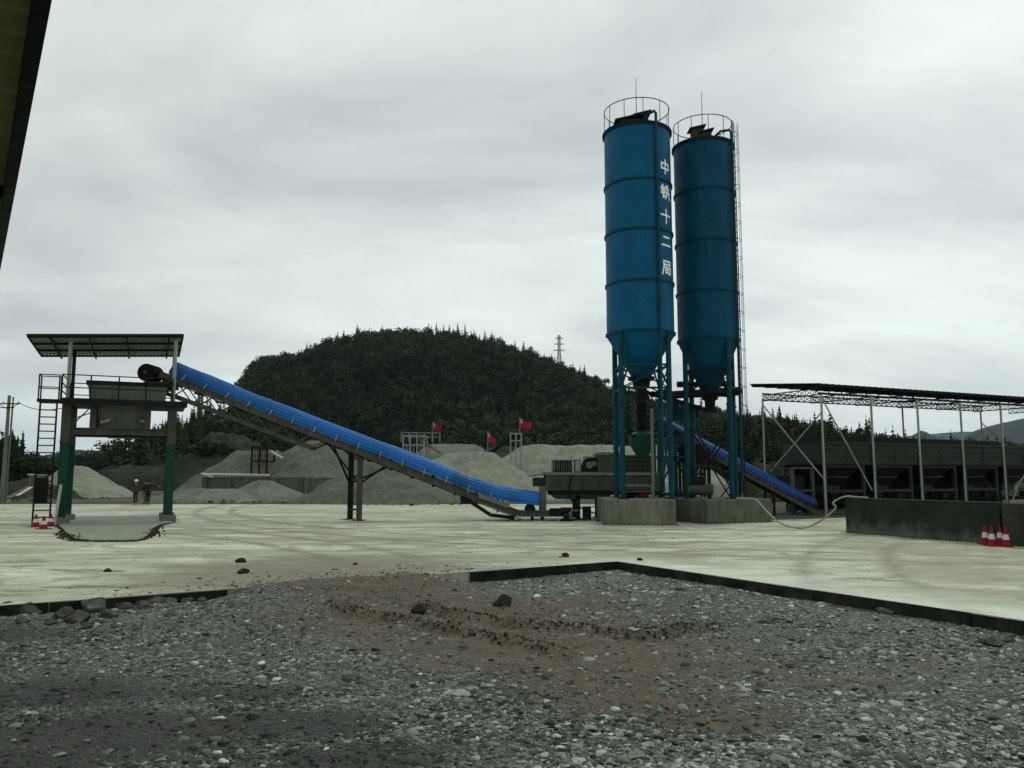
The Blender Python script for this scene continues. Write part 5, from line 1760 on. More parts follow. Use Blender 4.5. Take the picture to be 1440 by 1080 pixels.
mb = MB(); mb.box((c2.x - .8, c2.y - .68, ZF2 + .85), (.6, .4, .36), -.35); mb.box((c2.x - 1.1, c2.y - .55, ZF2 + .08), (.1, .4, .16)); mb.box((c2.x - .35, c2.y - .85, ZF2 + .08), (.1, .4, .16)); mb.build('motor', m_dark, e, bevel=.03)

# ------------------------------------------------------------------ loading tower
TA = R(24)
TX_, TY_ = V((math.cos(TA), math.sin(TA), 0)), V((-math.sin(TA), math.cos(TA), 0))
FL = gr(84, 738)


def T(a, b, z=0.0):
    p = FL + TX_ * a + TY_ * b
    return V((p.x, p.y, z))


LA, LB_ = 4.35, 2.9
ZD = zz(565, 36.3); ZBm = zz(607, 36.5)
e = thing('loading_tower', 'tall roofed loading tower with green legs and a steel hopper over the truck lane', 'loading tower', FL)


def tbox(mb, a0, a1, b0, b1, z0, z1):
    return mb.frame(T((a0 + a1) / 2, (b0 + b1) / 2, (z0 + z1) / 2), TX_ * (a1 - a0) / 2, TY_ * (b1 - b0) / 2, V((0, 0, (z1 - z0) / 2)))


zgr = zz(622, 36)
for a, b in ((0, 0), (LA, 0), (0, LB_), (LA, LB_)):
    mb = MB(); mb.mi = 0
    mb.ibeam(T(a, b, .32), T(a, b, zgr), .36, .34, .04, TY_)
    mb.mi = 1
    mb.ibeam(T(a, b, zgr + .001), T(a, b, ZD - .13), .36, .34, .04, TY_)
    for z in (.35, zgr):
        tbox(mb, a - .2, a + .2, b - .2, b + .2, z - .02, z + .02)
    l = mb.build('leg', [m_green, m_steel], e)
    mb = MB(); tbox(mb, a - .35, a + .35, b - .35, b + .35, -.05, .33); mb.build('footing', m_conc, l, bevel=.03)
mb = MB()
for b in (0, LB_):
    mb.ibeam(T(.16, b, ZBm), T(LA - .16, b, ZBm), .22, .30, .03, (0, 0, 1))
for a in (.0, LA):
    mb.ibeam(T(a, .2, ZBm + .02), T(a, LB_ - .2, ZBm + .02), .2, .26, .03, (0, 0, 1))
mb.build('beam', m_steel, e)
mb = MB()
for a in (1.05, 3.3):
    for b in (0.0, LB_):
        tbox(mb, a - .12, a + .12, b - .1, b + .1, ZBm + .15, ZD - .13)
for sg, a0, a1 in ((1, .2, 1.0),):
    for i in range(2):
        mb.bar(T(.2, -.05, ZBm + .2 + .3 * i), T(1.0, -.05, ZD - .2 - .3 * i), .05)
mb.build('post', m_steel, e)
mb = MB(); tbox(mb, -.25, LA + .55, -.55, LB_ + .4, ZD - .12, ZD); tbox(mb, -.25, LA + .6, -.62, -.56, ZD - .2, ZD + .08)
mb.build('deck', m_dark, e)
# hopper


def frustum(mb, a0, a1, b0, b1, z0, A0, A1, B0_, B1, z1):
    vs = [T(a0, b0, z0), T(a1, b0, z0), T(a1, b1, z0), T(a0, b1, z0), T(A0, B0_, z1), T(A1, B0_, z1), T(A1, B1, z1), T(A0, B1, z1)]
    return mb.add(vs, [(0, 1, 2, 3), (4, 5, 6, 7), (0, 1, 5, 4), (1, 2, 6, 5), (2, 3, 7, 6), (3, 0, 4, 7)])


ZH = zz(538.5, 36.5)
mb = MB(); frustum(mb, .86, 4.0, .0, 2.9, ZD + .002, .78, 4.08, -.05, 2.95, ZH)
mb.build('hopper', m_hop, e, bevel=.02)
mb = MB()
for (a0, a1, b0, b1) in ((.70, 4.16, -.13, -.05), (.70, 4.16, 2.95, 3.03), (.70, .78, -.05, 2.95), (4.08, 4.16, -.05, 2.95)):
    tbox(mb, a0, a1, b0, b1, ZH - .1, ZH + .06)
mb.build('hopper_rim', m_dark, e)
mb = MB(); frustum(mb, 1.32, 3.30, .35, 2.5, ZBm + .1, 1.2, 3.42, .2, 2.7, ZD - .13); mb.build('lower_hopper', m_hop, e, bevel=.02)
mb = MB(); tbox(mb, 1.6, 3.05, .55, 2.35, ZBm - .22, ZBm + .09); mb.build('discharge_gate', m_dark, e)
mb = MB()
mb.tube(T(1.35, .12, ZBm + .4), T(1.75, .12, ZBm + .55), .07, n=10); mb.tube(T(3.4, .12, ZBm + .4), T(3.0, .12, ZBm + .55), .07, n=10)
mb.build('gate_cylinder', m_pale, e, True)
# railing
mb = MB()
for (a0, b0, a1, b1) in ((-.2, -.5, 4.3, -.5), (-.2, LB_ + .35, 4.3, LB_ + .35)):
    for z in (ZD + .55, ZD + 1.12):
        mb.bar(T(a0, b0, z), T(a1, b1, z), .045)
    for i in range(5):
        mb.bar(T(a0 + (a1 - a0) * i / 4, b0, ZD), T(a0 + (a1 - a0) * i / 4, b0, ZD + 1.12), .045)
for z in (ZD + .4, ZD + .75, ZD + 1.12):
    mb.bar(T(-.2, -.5, z), T(-.2, LB_ + .35, z), .04)
mb.build('railing', m_dark, e)
# roof
NL = at(38, 470.5, 34.5); NR_ = at(258, 470.5, 37.35); FLc = at(58, 499, 38.4); FR = at(252, 499, 41.2)
nrm = (NR_ - NL).cross(FLc - NL).normalized()
if nrm.z < 0: nrm = -nrm
mb = MB()
n_ = 160
vs, fs = [], []
for j in range(2):
    for i in range(n_ + 1):
        f = i / n_
        p = (NL.lerp(NR_, f)) if j == 0 else (FLc.lerp(FR, f))
        vs.append(p + nrm * .025 * math.cos(i * math.pi / 2.0))
fs = [(i, i + 1, n_ + 2 + i, n_ + 1 + i) for i in range(n_)]
mb.add(vs, fs)
rf = mb.build('roof', m_roof, e)
md = rf.modifiers.new('thick', 'SOLIDIFY'); md.thickness = .012
mb = MB()
for f in (.02, .35, .68, .98):
    a, b = NL.lerp(FLc, f) - nrm * .08, NR_.lerp(FR, f) - nrm * .08
    mb.bar(a, b, .06, .09, up=nrm)
for f in (.14, .38, .62, .9):
    a, b = NL.lerp(NR_, f) - nrm * .17, FLc.lerp(FR, f) - nrm * .17
    mb.bar(a, b, .07, .08, up=nrm)
mb.build('purlins', m_dark, rf)
mb = MB()
mb.bar(NL - nrm * .03, NR_ - nrm * .03, .05, .12, up=nrm); mb.bar(NL - nrm * .03, FLc - nrm * .03, .04, .12, up=nrm); mb.bar(NR_ - nrm * .03, FR - nrm * .03, .04, .12, up=nrm)
mb.build('trim', m_dark, rf)


def roof_z(p):
    return NL.z - nrm.x / nrm.z * (p.x - NL.x) - nrm.y / nrm.z * (p.y - NL.y)


for a, b, mt in ((0, 0, m_pale), (LA, 0, m_pale), (0, LB_ * .7, m_dark), (LA, LB_ * .7, m_dark)):
    p = T(a, b, 0)
    mb = MB(); mb.bar((p.x, p.y, ZD), (p.x, p.y, roof_z(p) - .2), .12); mb.build('roof_post', mt, e)
# ladder and landing
mb = MB(); tbox(mb, -1.15, -.27, -.35, .5, ZD - .10, ZD + .02); mb.build('landing', m_dark, e)
mb = MB()
for a, b in ((-1.1, -.3), (-1.1, .45), (-.32, -.3), (-.32, .45)):
    mb.bar(T(a, b, ZD), T(a, b, ZD + 1.12), .045)
for z in (ZD + .55, ZD + 1.1):
    mb.bar(T(-1.1, -.3, z), T(-1.1, .45, z), .04); mb.bar(T(-1.1, -.3, z), T(-.32, -.3, z), .04); mb.bar(T(-1.1, .45, z), T(-.32, .45, z), .04)
mb.build('landing_rail', m_dark, e)
mb = MB()
for a in (-1.0, -.36):
    mb.bar(T(a, -.42, .02), T(a, -.36, ZD), .07, .05)
k = 0
z = .35
while z < ZD - .1:
    mb.bar(T(-1.0, -.42 + .06 * z / ZD, z), T(-.36, -.42 + .06 * z / ZD, z), .05, .05)
    z += .31
mb.build('ladder', m_dark, e)
mb = MB(); tbox(mb, -1.0, -.52, -.30, -.08, .95, 2.05); mb.build('switch_box', m_dark, e, bevel=.03)
# raised truck apron between the legs
mb = MB()
pts = []
front = gr(155, 761); aF = (front - FL).dot(TX_); bF = (front - FL).dot(TY_)
prof = [(-.05, .6), (-.05, -.35), (.35, -.75), (.75, bF + .05), (1.2, bF - .12), (3.0, bF - .12), (3.5, bF + .1), (LA - .25, -.7), (LA + .1, -.35), (LA + .1, .6), (LA + .1, 7), (-.05, 7)]
rim_ = resample([gr(82, 740.5), gr(88, 745), gr(95, 752.5), gr(104, 758.5), gr(122, 761.3), gr(155, 761.8), gr(187, 761.3), gr(200, 759), gr(209, 753), gr(217, 744.5), gr(226, 739), gr(242, 735.5)], 60)
sm = [V((p.x, p.y, -.05)) for p in rim_] + [T(LA + .4, 6, -.05), T(-.3, 6, -.05)]
mb.prism(sm, (0, 0, .13))
o = mb.build('truck_apron', m_apron, bevel=.06)
tag(o, 'raised concrete truck apron with rounded front corners below the loading tower', 'apron')
mb = MB()
cl = []
for k in range(900):
    f = rs.random() * 59
    p = rim_[int(f)].lerp(rim_[int(f) + 1], f % 1)
    corner = max(math.exp(-((f - 14) / 6) ** 2), math.exp(-((f - 46) / 6) ** 2))
    cl.append((p.x + rs.gauss(0, .05 + .12 * corner), p.y - .03 + rs.gauss(0, .06 + .22 * corner), rs.uniform(.015, .035) * (1 + 1.1 * corner)))
cl = np.array(cl)
o = scatter('mud', len(cl), cl[:, 0], cl[:, 1], cl[:, 2], np.zeros(len(cl)) + .01, m_clods, rng.random(len(cl)) * .5, (.5, .9))
tag(o, 'dark mud caked along the front edge of the truck apron', 'mud', kind='stuff')
tag(MB().bar(T(-.15, -.55, .04), T(-.02, -.30, 1.75), .16, .05).build('plank', m_palewood), 'pale plank leaning on the left leg of the loading tower', 'plank')

# planks and a pale drum on the left bank
for i, (a, b, w, lab) in enumerate((((24, 697), (44, 685), .28, 'white plank lying on the dirt bank left of the ladder'), ((6, 702), (40, 684), .14, 'thin grey pole above the white plank on the dirt bank'),
                                    ((-10, 706), (14, 705), .25, 'flat pale board at the foot of the left dirt bank'), ((14, 700), (34, 689), .12, 'thin weathered lath beside the white plank'),
                                    ((30, 704), (52, 699), .14, 'weathered plank lowest on the left dirt bank'))):
    Y_ = 64.5 if i != 2 else 63
    p, q = at(a[0], a[1], Y_), at(b[0], b[1], Y_ + 2)
    tag(MB().bar(p, q, w, .07, up=(0, -.6, .8)).build('plank', m_palewood if i in (0, 2) else m_wood), lab, 'plank')
p = at(53, 671, 68)
mb = MB(); mb.box((p.x, 68, 1.0), (.9, .8, 2.2)); mb2 = None
e = thing('site_toilet', 'small pale capped hut on the dirt bank behind the ladder', 'hut', (p.x, 68, 0))
mb.build('wall', m_grey, e); MB().box((p.x, 67.95, 2.18), (1.1, 1.0, .12)).build('roof', m_cream, e); MB().box((p.x, 67.58, 1.0), (.6, .04, 1.8)).build('door', m_conc_dk, e)

# ------------------------------------------------------------------ cones
def cone_proto(name):
    e = thing(name, 'cone', 'traffic cone', (0, 0, 0), None)
    mb = MB(); mb.box((0, 0, .02), (.38, .38, .04)); mb.build('base', m_red, e, bevel=.012)
    h = .72
    r = lambda z: .145 - (.145 - .03) * z / h
    mb = MB(); mb.lathe((0, 0, 0), [(r(.04), .04), (r(.26), .26)], 24); mb.lathe((0, 0, 0), [(r(.46), .46), (r(.64), .64), (r(.72), .72), (.012, .725)], 24)
    mb.build('body', m_red, e, True)
    mb = MB(); mb.lathe((0, 0, 0), [(r(.26) + .002, .26), (r(.46) + .002, .46)], 24); mb.build('reflective_collar', m_cream, e, True)
    return e


cp = None
RCONES = 'traffic cones by the dark concrete wall'
LCONES = 'traffic cones by the ladder foot'
for i, (u, v, lab) in enumerate(((1386, 765.5, 'red cone with white collar by the dark wall, leftmost of the four'), (1395.5, 768, 'red cone with white collar by the dark wall, second from the left'),
                                 (1407, 766, 'red cone with white collar by the dark wall, third from the left'), (1415.5, 769, 'red cone with white collar by the dark wall, nearest the end pillar'),
                                 (50, 741, 'dusty red cone by the ladder foot, leftmost of three'), (61, 744, 'dusty red cone by the ladder foot, middle of three'), (71, 740, 'dusty red cone by the ladder foot, closest to the tower leg'))):
    p = gr(u, v)
    o = cone_proto('traffic_cone') if cp is None else copy_tree(cp)
    cp = cp or o
    o.location = (p.x, p.y, .003); o.rotation_euler = (0, 0, .3 * i)
    o.scale = (.95, .95, .82) if i < 4 else (1.15, 1.15, .72)
    tag(o, lab, 'traffic cone', RCONES if i < 4 else LCONES)

# ------------------------------------------------------------------ concrete wall on the right, hose
WP = gr(1190, 748.5)
dW = -EY
mb = MB()
w0 = V((WP.x, WP.y, 0))
hW = 1.27
th = EX * .4
Ls = 6.05
for s in range(2):
    a, b = w0 + dW * (s * 3.03), w0 + dW * (s * 3.03 + 3.02)
    mb.frame((a + b) / 2 + th / 2 + V((0, 0, hW / 2 - .1)), (b - a) / 2, th / 2, V((0, 0, hW / 2 + .1)))
mb.frame(w0 + dW * 3 + th / 2 + V((0, 0, hW + .02)), dW * 3.02, th * .55, V((0, 0, .02)))
tag(mb.build('retaining_wall', m_wallc, bevel=.025), 'long dark concrete wall in front of the aggregate bins', 'wall')
mb = MB()
a = w0 + dW * 6.1
mb.frame(a + dW * 1.6 + EX * .3 + V((0, 0, .58)), dW * 1.55, EX * .36, V((0, 0, .72)))
tag(mb.build('concrete_pillar', m_pillar, bevel=.04), 'browner concrete block at the right end of the dark wall', 'wall')
hz = [at(1036, 700.5, 36.6), at(1052, 700.8, 36.2), at(1063, 702.5, 35.6), at(1074, 714, 35.2)]
hz += [at(1090, 730.5, 34.6), gr(1108, 740, .04), gr(1126, 742.5, .04), at(1143, 738.5, 32.9), at(1160, 728, 32.2), at(1175, 714.5, 31.5), V((WP.x - .30, WP.y + .36, 1.12)), V((WP.x + .02, WP.y + .06, 1.345)), V((WP.x + .35, WP.y - .3, 1.335)), V((WP.x + .5, WP.y - .9, 1.33))]
tag(MB().path(resample(hz, 80), .036, 8).build('hose', m_hose, None, True), 'pale hose sagging from the right silo foundation to the dark wall', 'hose')

# ------------------------------------------------------------------ aggregate bins
BG = 'aggregate bins in a row under the open shed'
binp = None


def make_bin():
    e = thing('aggregate_bin', 'bin', 'aggregate bin', (0, 0, 0), BG)
    L, W = 3.97, 3.0
    zt_, zm_, zl_ = 3.95, 2.75, 1.55
    def fr(mb, x0, x1, y0, y1, z0, X0, X1, Y0, Y1, z1):
        vs = [(x0, y0, z0), (x1, y0, z0), (x1, y1, z0), (x0, y1, z0), (X0, Y0, z1), (X1, Y0, z1), (X1, Y1, z1), (X0, Y1, z1)]
        return mb.add(vs, [(0, 1, 2, 3), (0, 1, 5, 4), (1, 2, 6, 5), (2, 3, 7, 6), (3, 0, 4, 7)])
    mb = MB(); fr(mb, -L / 2 + .06, L / 2 - .06, -1.42, 1.42, zm_, -L / 2, L / 2, -1.5, 1.5, zt_); mb.build('hopper', m_bin, e)
    mb = MB()
    for z_, y_ in ((zm_ + .1, -1.46), (zm_ + .5, -1.49), (zm_ + .85, -1.51)): mb.bar((-L / 2 + .05, y_, z_), (L / 2 - .05, y_, z_), .05, .05)
    for x_ in (-L / 2 + .1, 0, L / 2 - .1): mb.bar((x_, -1.45, zm_), (x_, -1.53, zt_), .06, .05)
    mb.bar((-L / 2, -1.54, zt_ + .02), (L / 2, -1.54, zt_ + .02), .1, .12); mb.bar((-L / 2, 1.54, zt_ + .02), (L / 2, 1.54, zt_ + .02), .1, .12)
    mb.build('hopper_rib', m_bin, e)
    mb = MB(); fr(mb, -.6, .6, -.35, .35, zl_, -1.55, 1.55, -1.12, 1.12, zm_ - .05); mb.build('funnel', m_dark, e)
    mb = MB(); mb.box((0, 0, zl_ - .2), (1.2, .7, .38)); mb.build('gate', m_bin, e)
    for sx in (-1.5, 1.5):
        for sy in (-1.2, 1.2):
            mb = MB(); mb.box((sx, sy, (zm_ - .02) / 2), (.17, .17, zm_ - .02)); mb.build('leg', m_rail, e)
    mb = MB()
    for sy in (-1.22, 1.22):
        mb.bar((-1.41, sy, zm_ - .1), (1.41, sy, zm_ - .1), .1, .16); mb.bar((-1.41, sy, 1.25), (1.41, sy, 1.25), .1, .15)
    mb.bar((-1.41, -1.22, 2.05), (.35, -1.22, 2.05), .06, .06)
    mb.build('rail', m_rail, e)
    mb = MB(); mb.bar((-1.9, -.15, .75), (1.9, -.15, .75), .8, .06, up=(0, 0, 1)); mb.tube((-1.2, -.6, .62), (-1.2, .4, .62), .08, n=10); mb.tube((1.0, -.6, .62), (1.0, .4, .62), .08, n=10)
    mb.bar((-1.9, -.62, .62), (1.9, -.62, .62), .08, .16); mb.build('weigh_belt', m_black, e)
    mb = MB(); mb.box((.7, -.95, .95), (.5, .35, .35)); mb.tube((.95, -.95, .95), (1.3, -.95, .95), .15, n=12); mb.build('belt_motor', m_dark, e)
    mb = MB(); mb.box((0, 1.36, 1.4), (3.9, .05, 2.7)); mb.build('dark_backing', m_dark, e)  # dark panel added so the space under the bins looks shaded
    mb = MB(); mb.frame((0, 1.62, 4.1), (L / 2, 0, 0), (0, .04, 0), (0, 0, .42)); mb.build('back_board', m_bin, e)
    return e


ords = ['leftmost, nearest the blue hooded conveyor', 'second from the left', 'in the middle of the five', 'second from the right', 'rightmost, at the edge of view']
for k in range(5):
    o = make_bin() if binp is None else copy_tree(binp)
    binp = binp or o
    o.location = Bp(2.85 + 4.0 * k, .1, 0); o.rotation_euler = (0, 0, PA)
    tag(o, 'dark green steel aggregate bin under the open shed, ' + ords[k], 'aggregate bin', BG)
e = thing('transfer_stand', 'dark steel stand with a motor at the left end of the bin row', 'steel stand', Bp(-.2, 0))
mb = MB()
for s_ in (-.9, .6):
    for t_ in (-.9, .9):
        mb.frame(Bp(s_, t_, 1.3), EX * .08, EY * .08, V((0, 0, 1.3)))
for t_ in (-.9, .9): mb.bar(Bp(-.9, t_, 2.55), Bp(.6, t_, 2.55), .12); mb.bar(Bp(-.9, t_, 1.3), Bp(.6, t_, 1.3), .1)
mb.build('frame', m_steel, e)
mb = MB(); mb.frame(Bp(-.15, 0, 1.75), EX * .5, EY * .6, V((0, 0, .4))); mb.build('motor_box', m_dark, e, bevel=.03)

mb = MB()
pts_ = []
for (s0, t0), (s1, t1) in zip(((-6, -4.6), (2, -4.2), (30, -4.6), (30, 14), (-6, 14)), ((2, -4.2), (30, -4.6), (30, 14), (-6, 14), (-6, -4.6))):
    for k in range(30):
        f = k / 30
        p = Bp(s0 + (s1 - s0) * f, t0 + (t1 - t0) * f)
        w_ = .55 * mnoise.fractal(V((p.x * .6, p.y * .6, 5)), 1, 2, 4)
        pts_.append((p.x + w_, p.y + w_, .006))
mb.poly(pts_)
tag(mb.build('dirt_ground', m_ground), kind='structure')

# ------------------------------------------------------------------ open shed
e = thing('open_shed', 'long open sided shed with a thin dark roof on pale posts over the bins', 'shed', Bp(8, 0))
S0 = V((17.0, 44.0, 0))


def Sp(s, t, z=0.0):
    p = S0 + EX * s + EY * t
    return V((p.x, p.y, z))


zf = zz(554, 44.0)
zbk = zz(561, 47.8)
for k in range(6):
    s = 3.86 * k
    mb = MB(); mb.tube(Sp(s, 0, 0), Sp(s, 0, zf), .062, n=12); mb.frame(Sp(s, 0, .015), EX * .16, EY * .16, V((0, 0, .015)))
    mb.build('column', m_pale, e, True)
for s in (0, 12.1, 20.1):
    mb = MB(); mb.tube(Sp(s - .1, 4.4, 0), Sp(s - .1, 4.4, zbk), .055, n=12); mb.build('column', m_pale, e, True)


def lattice(mb, p, q, h, n, w=.05):
    p, q = V(p), V(q)
    up = V((0, 0, h))
    mb.bar(p, q, w * 1.3); mb.bar(p + up, q + up, w * 1.3)
    for i in range(n):
        a, b = p.lerp(q, i / n), p.lerp(q, (i + 1) / n)
        mb.bar(a, b + up, w * .6); mb.bar(a + up, b, w * .6); mb.bar(a, a + up, w * .6)
    mb.bar(q, q + up, w * .6)


mb = MB(); lattice(mb, Sp(-.1, 4.4, zbk - .05), Sp(20.2, 4.4, zbk - .05), .38, 42); mb.build('truss', m_dark, e)
mb = MB(); mb.bar(Sp(-.2, 0, zf + .03), Sp(24, 0, zf + .03), .09, .12)
zrf, zrb = zz(540, 44), zz(540.5, 48.8)
for k in range(26):
    s = .98 * k - .4
    mb.bar(Sp(s, 0, zf + .05), Sp(s, -.1, zrf - .12), .05)
for s in [3.86 * k for k in range(7)]:
    lattice(mb, Sp(s, 0, zf - .02), Sp(s, 4.4, zf - .02), .34, 8, .045)
mb.build('rafter', m_dark, e)
zx = at(1041, 540, 49.3)
mb = MB()
nn = 220
vs = []
for j, (t, z) in enumerate(((-.15, zrf), (5.4, zrf + .52))):
    for i in range(nn + 1):
        s = -.15 + 26.5 * i / nn
        p = Sp(s, t, z + .03 * math.cos(i * math.pi / 2))
        vs.append(p)
mb.add(vs, [(i, i + 1, nn + 2 + i, nn + 1 + i) for i in range(nn)])
rf = mb.build('roof', m_dark, e)
md = rf.modifiers.new('thick', 'SOLIDIFY'); md.thickness = .03
mb = MB()
for t, f in ((-.05, .01), (1.3, .25), (2.7, .5), (4.1, .75), (5.3, .98)):
    z = zrf + .52 * f - .09
    mb.bar(Sp(-.1, t, z), Sp(26.2, t, z), .07, .09)
for k in range(27):
    s = .98 * k
    mb.bar(Sp(s, -.05, zrf - .16), Sp(s, 5.3, zrf + .52 - .16), .05, .06)
mb.build('purlins', m_dark, rf)
def br(a, b):
    MB().bar(a, b, .055).build('brace', m_pale, e)


br(Sp(0, 0, 1.9), Sp(-.1, 4.4, zbk - .35)); br(Sp(0, 0, zf - 1.0), Sp(-.1, 4.4, 2.0))
br(Sp(.1, 0, zf - .3), Sp(3.6, 0, 1.3))
br(Sp(20.1, 4.4, zbk - .9), Sp(24, 4.4, 3.4))
br(Sp(19.3, 0, 3.6), Sp(16.2, 0, 1.2)); br(Sp(16.6, 0, 1.4), Sp(15.7, 0, .1))

# ------------------------------------------------------------------ utility pole, wires, pylons
YP = 62
p = V((ux(11, YP), YP, 0)); zt_ = zz(556, YP)
e = thing('utility_pole', 'concrete utility pole with a cross arm at the far left', 'utility pole', (ux(9, YP), YP, 0))
xb = p.x - .06
MB().tube((xb, YP, -.1), (xb, YP, zt_), .17, .11, 14).build('pole', m_cpole, e, True)
MB().tube((xb + .06, YP + .3, -.1), (xb + .24, YP + .12, zt_ - .1), .09, .06, 12).build('stay_pole', m_cpole, e, True)
mb = MB()
za_ = zz(568, YP)
mb.bar((xb - .75, YP - .2, za_), (xb + .95, YP - .2, za_), .07, .09); mb.bar((xb - .75, YP - .2, za_ + .02), (xb, YP - .2, za_ - .4), .04); mb.bar((xb + .95, YP - .2, za_ + .02), (xb + .1, YP - .2, za_ - .4), .04)
mb.bar((xb - .5, YP - .22, za_ - .3), (xb + .6, YP - .22, za_ - .3), .05, .07)
mb.build('cross_arm', m_dark, e)
for dx in (-.65, -.3, .4, .85):
    mb = MB(); mb.lathe((xb + dx, YP - .2, za_ + .045), [(.02, 0), (.05, .03), (.03, .06), (.05, .09), (.03, .14), (.01, .15)], 10); mb.build('insulator', m_cream, e, True)
wire_pts = []
a, b = V((xb + .85, YP - .2, za_ + .1)), T(.1, 1.4, ZD - .15)
for i in range(25):
    f = i / 24; q = a.lerp(b, f); q.z -= .35 * math.sin(f * math.pi) * 1.0; wire_pts.append(q)
tag(MB().path(wire_pts, .022, 6).build('power_line', m_dark), 'thin black power line from the utility pole to the loading tower', 'cable')
wp = []
a, b = V((xb - .65, YP - .2, za_ + .1)), V((xb - 30, YP - 6, za_ + .8))
for i in range(25):
    f = i / 24; q = a.lerp(b, f); q.z -= 1.2 * math.sin(f * math.pi); wp.append(q)
tag(MB().path(wp, .02, 6).build('power_line', m_dark), 'thin power line leaving the utility pole to the left', 'cable')


def pylon(label, u, vt, Y, zb, wid):
    X = ux(u, Y); zt_ = zz(vt, Y)
    e = thing('lattice_pylon', label, 'pylon', (X, Y, zb))
    H = zt_ - zb
    mb = MB()
    def wz(f): return wid * (1 - .78 * min(1, f / .7)) if f < .7 else wid * .22
    lv = [i / 12 for i in range(13)]
    t = max(.12, wid * .045)
    cs = [(-1, -1), (1, -1), (1, 1), (-1, 1)]
    for f0, f1 in zip(lv[:-1], lv[1:]):
        for k in range(4):
            c0, c1_ = cs[k], cs[(k + 1) % 4]
            P_ = lambda c, f: V((X + c[0] * wz(f) / 2, Y + c[1] * wz(f) / 2, zb + H * f))
            mb.bar(P_(c0, f0), P_(c0, f1), t * 1.3); mb.bar(P_(c0, f0), P_(c1_, f1), t * .8); mb.bar(P_(c1_, f0), P_(c0, f1), t * .8); mb.bar(P_(c0, f1), P_(c1_, f1), t * .8)
    mb.build('tower', m_grey, e)
    for f, w in ((.72, 1.0), (.84, .85), (.95, .65)):
        mb = MB(); z = zb + H * f
        for sg in (-1, 1):
            mb.bar((X, Y, z + .3 * wid / 4), (X + sg * w * wid * .62, Y, z), t); mb.bar((X, Y, z - .3 * wid / 4), (X + sg * w * wid * .62, Y, z), t)
        mb.build('cross_arm', m_grey, e)


zh = float(H_hill(np.array([ux(787, 404)]), np.array([404.]))[0])
pylon('steel lattice pylon on the right shoulder of the wooded hill', 787, 472, 404, zh - 1, 5.0)
pylon('far lattice pylon behind the upper end of the conveyor frame', 280, 545, 260, 0, 5.0)

# ------------------------------------------------------------------ workers
def skin(name, mat, chains, parent=None, sub=1):
    """one continuous skinned body grown from joints (x,y,z,r); chains share joints by name"""
    me = bpy.data.meshes.new(name)
    o = bpy.data.objects.new(name, me); COL.objects.link(o)
    if parent: o.parent = parent
    idx, vs, rs_, es = {}, [], [], []
    for ch in chains:
        prev = None
        for key, p, r in ch:
            if key not in idx:
                idx[key] = len(vs); vs.append(p); rs_.append(r)
            if prev is not None: es.append((prev, idx[key]))
            prev = idx[key]
    me.from_pydata(vs, es, [])
    me.materials.append(mat)
    md = o.modifiers.new('skin', 'SKIN'); md.use_smooth_shade = True
    for i, r in enumerate(rs_):
        rr = r if isinstance(r, tuple) else (r, r)
        me.skin_vertices[0].data[i].radius = rr
    me.skin_vertices[0].data[0].use_root = True
    md = o.modifiers.new('sub', 'SUBSURF'); md.levels = sub; md.render_levels = sub
    return o


m_skin = M('skin', (0.28, 0.17, 0.12), .1, 5, .6)
m_camo = M('camouflage_cloth', (0.032, 0.04, 0.026), .8, 9, .9, bump=0)
m_black_c = M('dark_cloth', (0.014, 0.015, 0.017), .3, 5, .9, bump=0)
m_greyc = M('grey_cloth', (0.10, 0.105, 0.10), .3, 5, .9, bump=0)
m_hair = M('black_hair', (0.01, 0.009, 0.008), .2, 8, .6)
m_hat = M('white_hard_hat', (0.75, 0.76, 0.72), .05, 5, .35, bump=0)
m_boot = M('dark_boot', (0.02, 0.017, 0.014), .2, 5, .6)


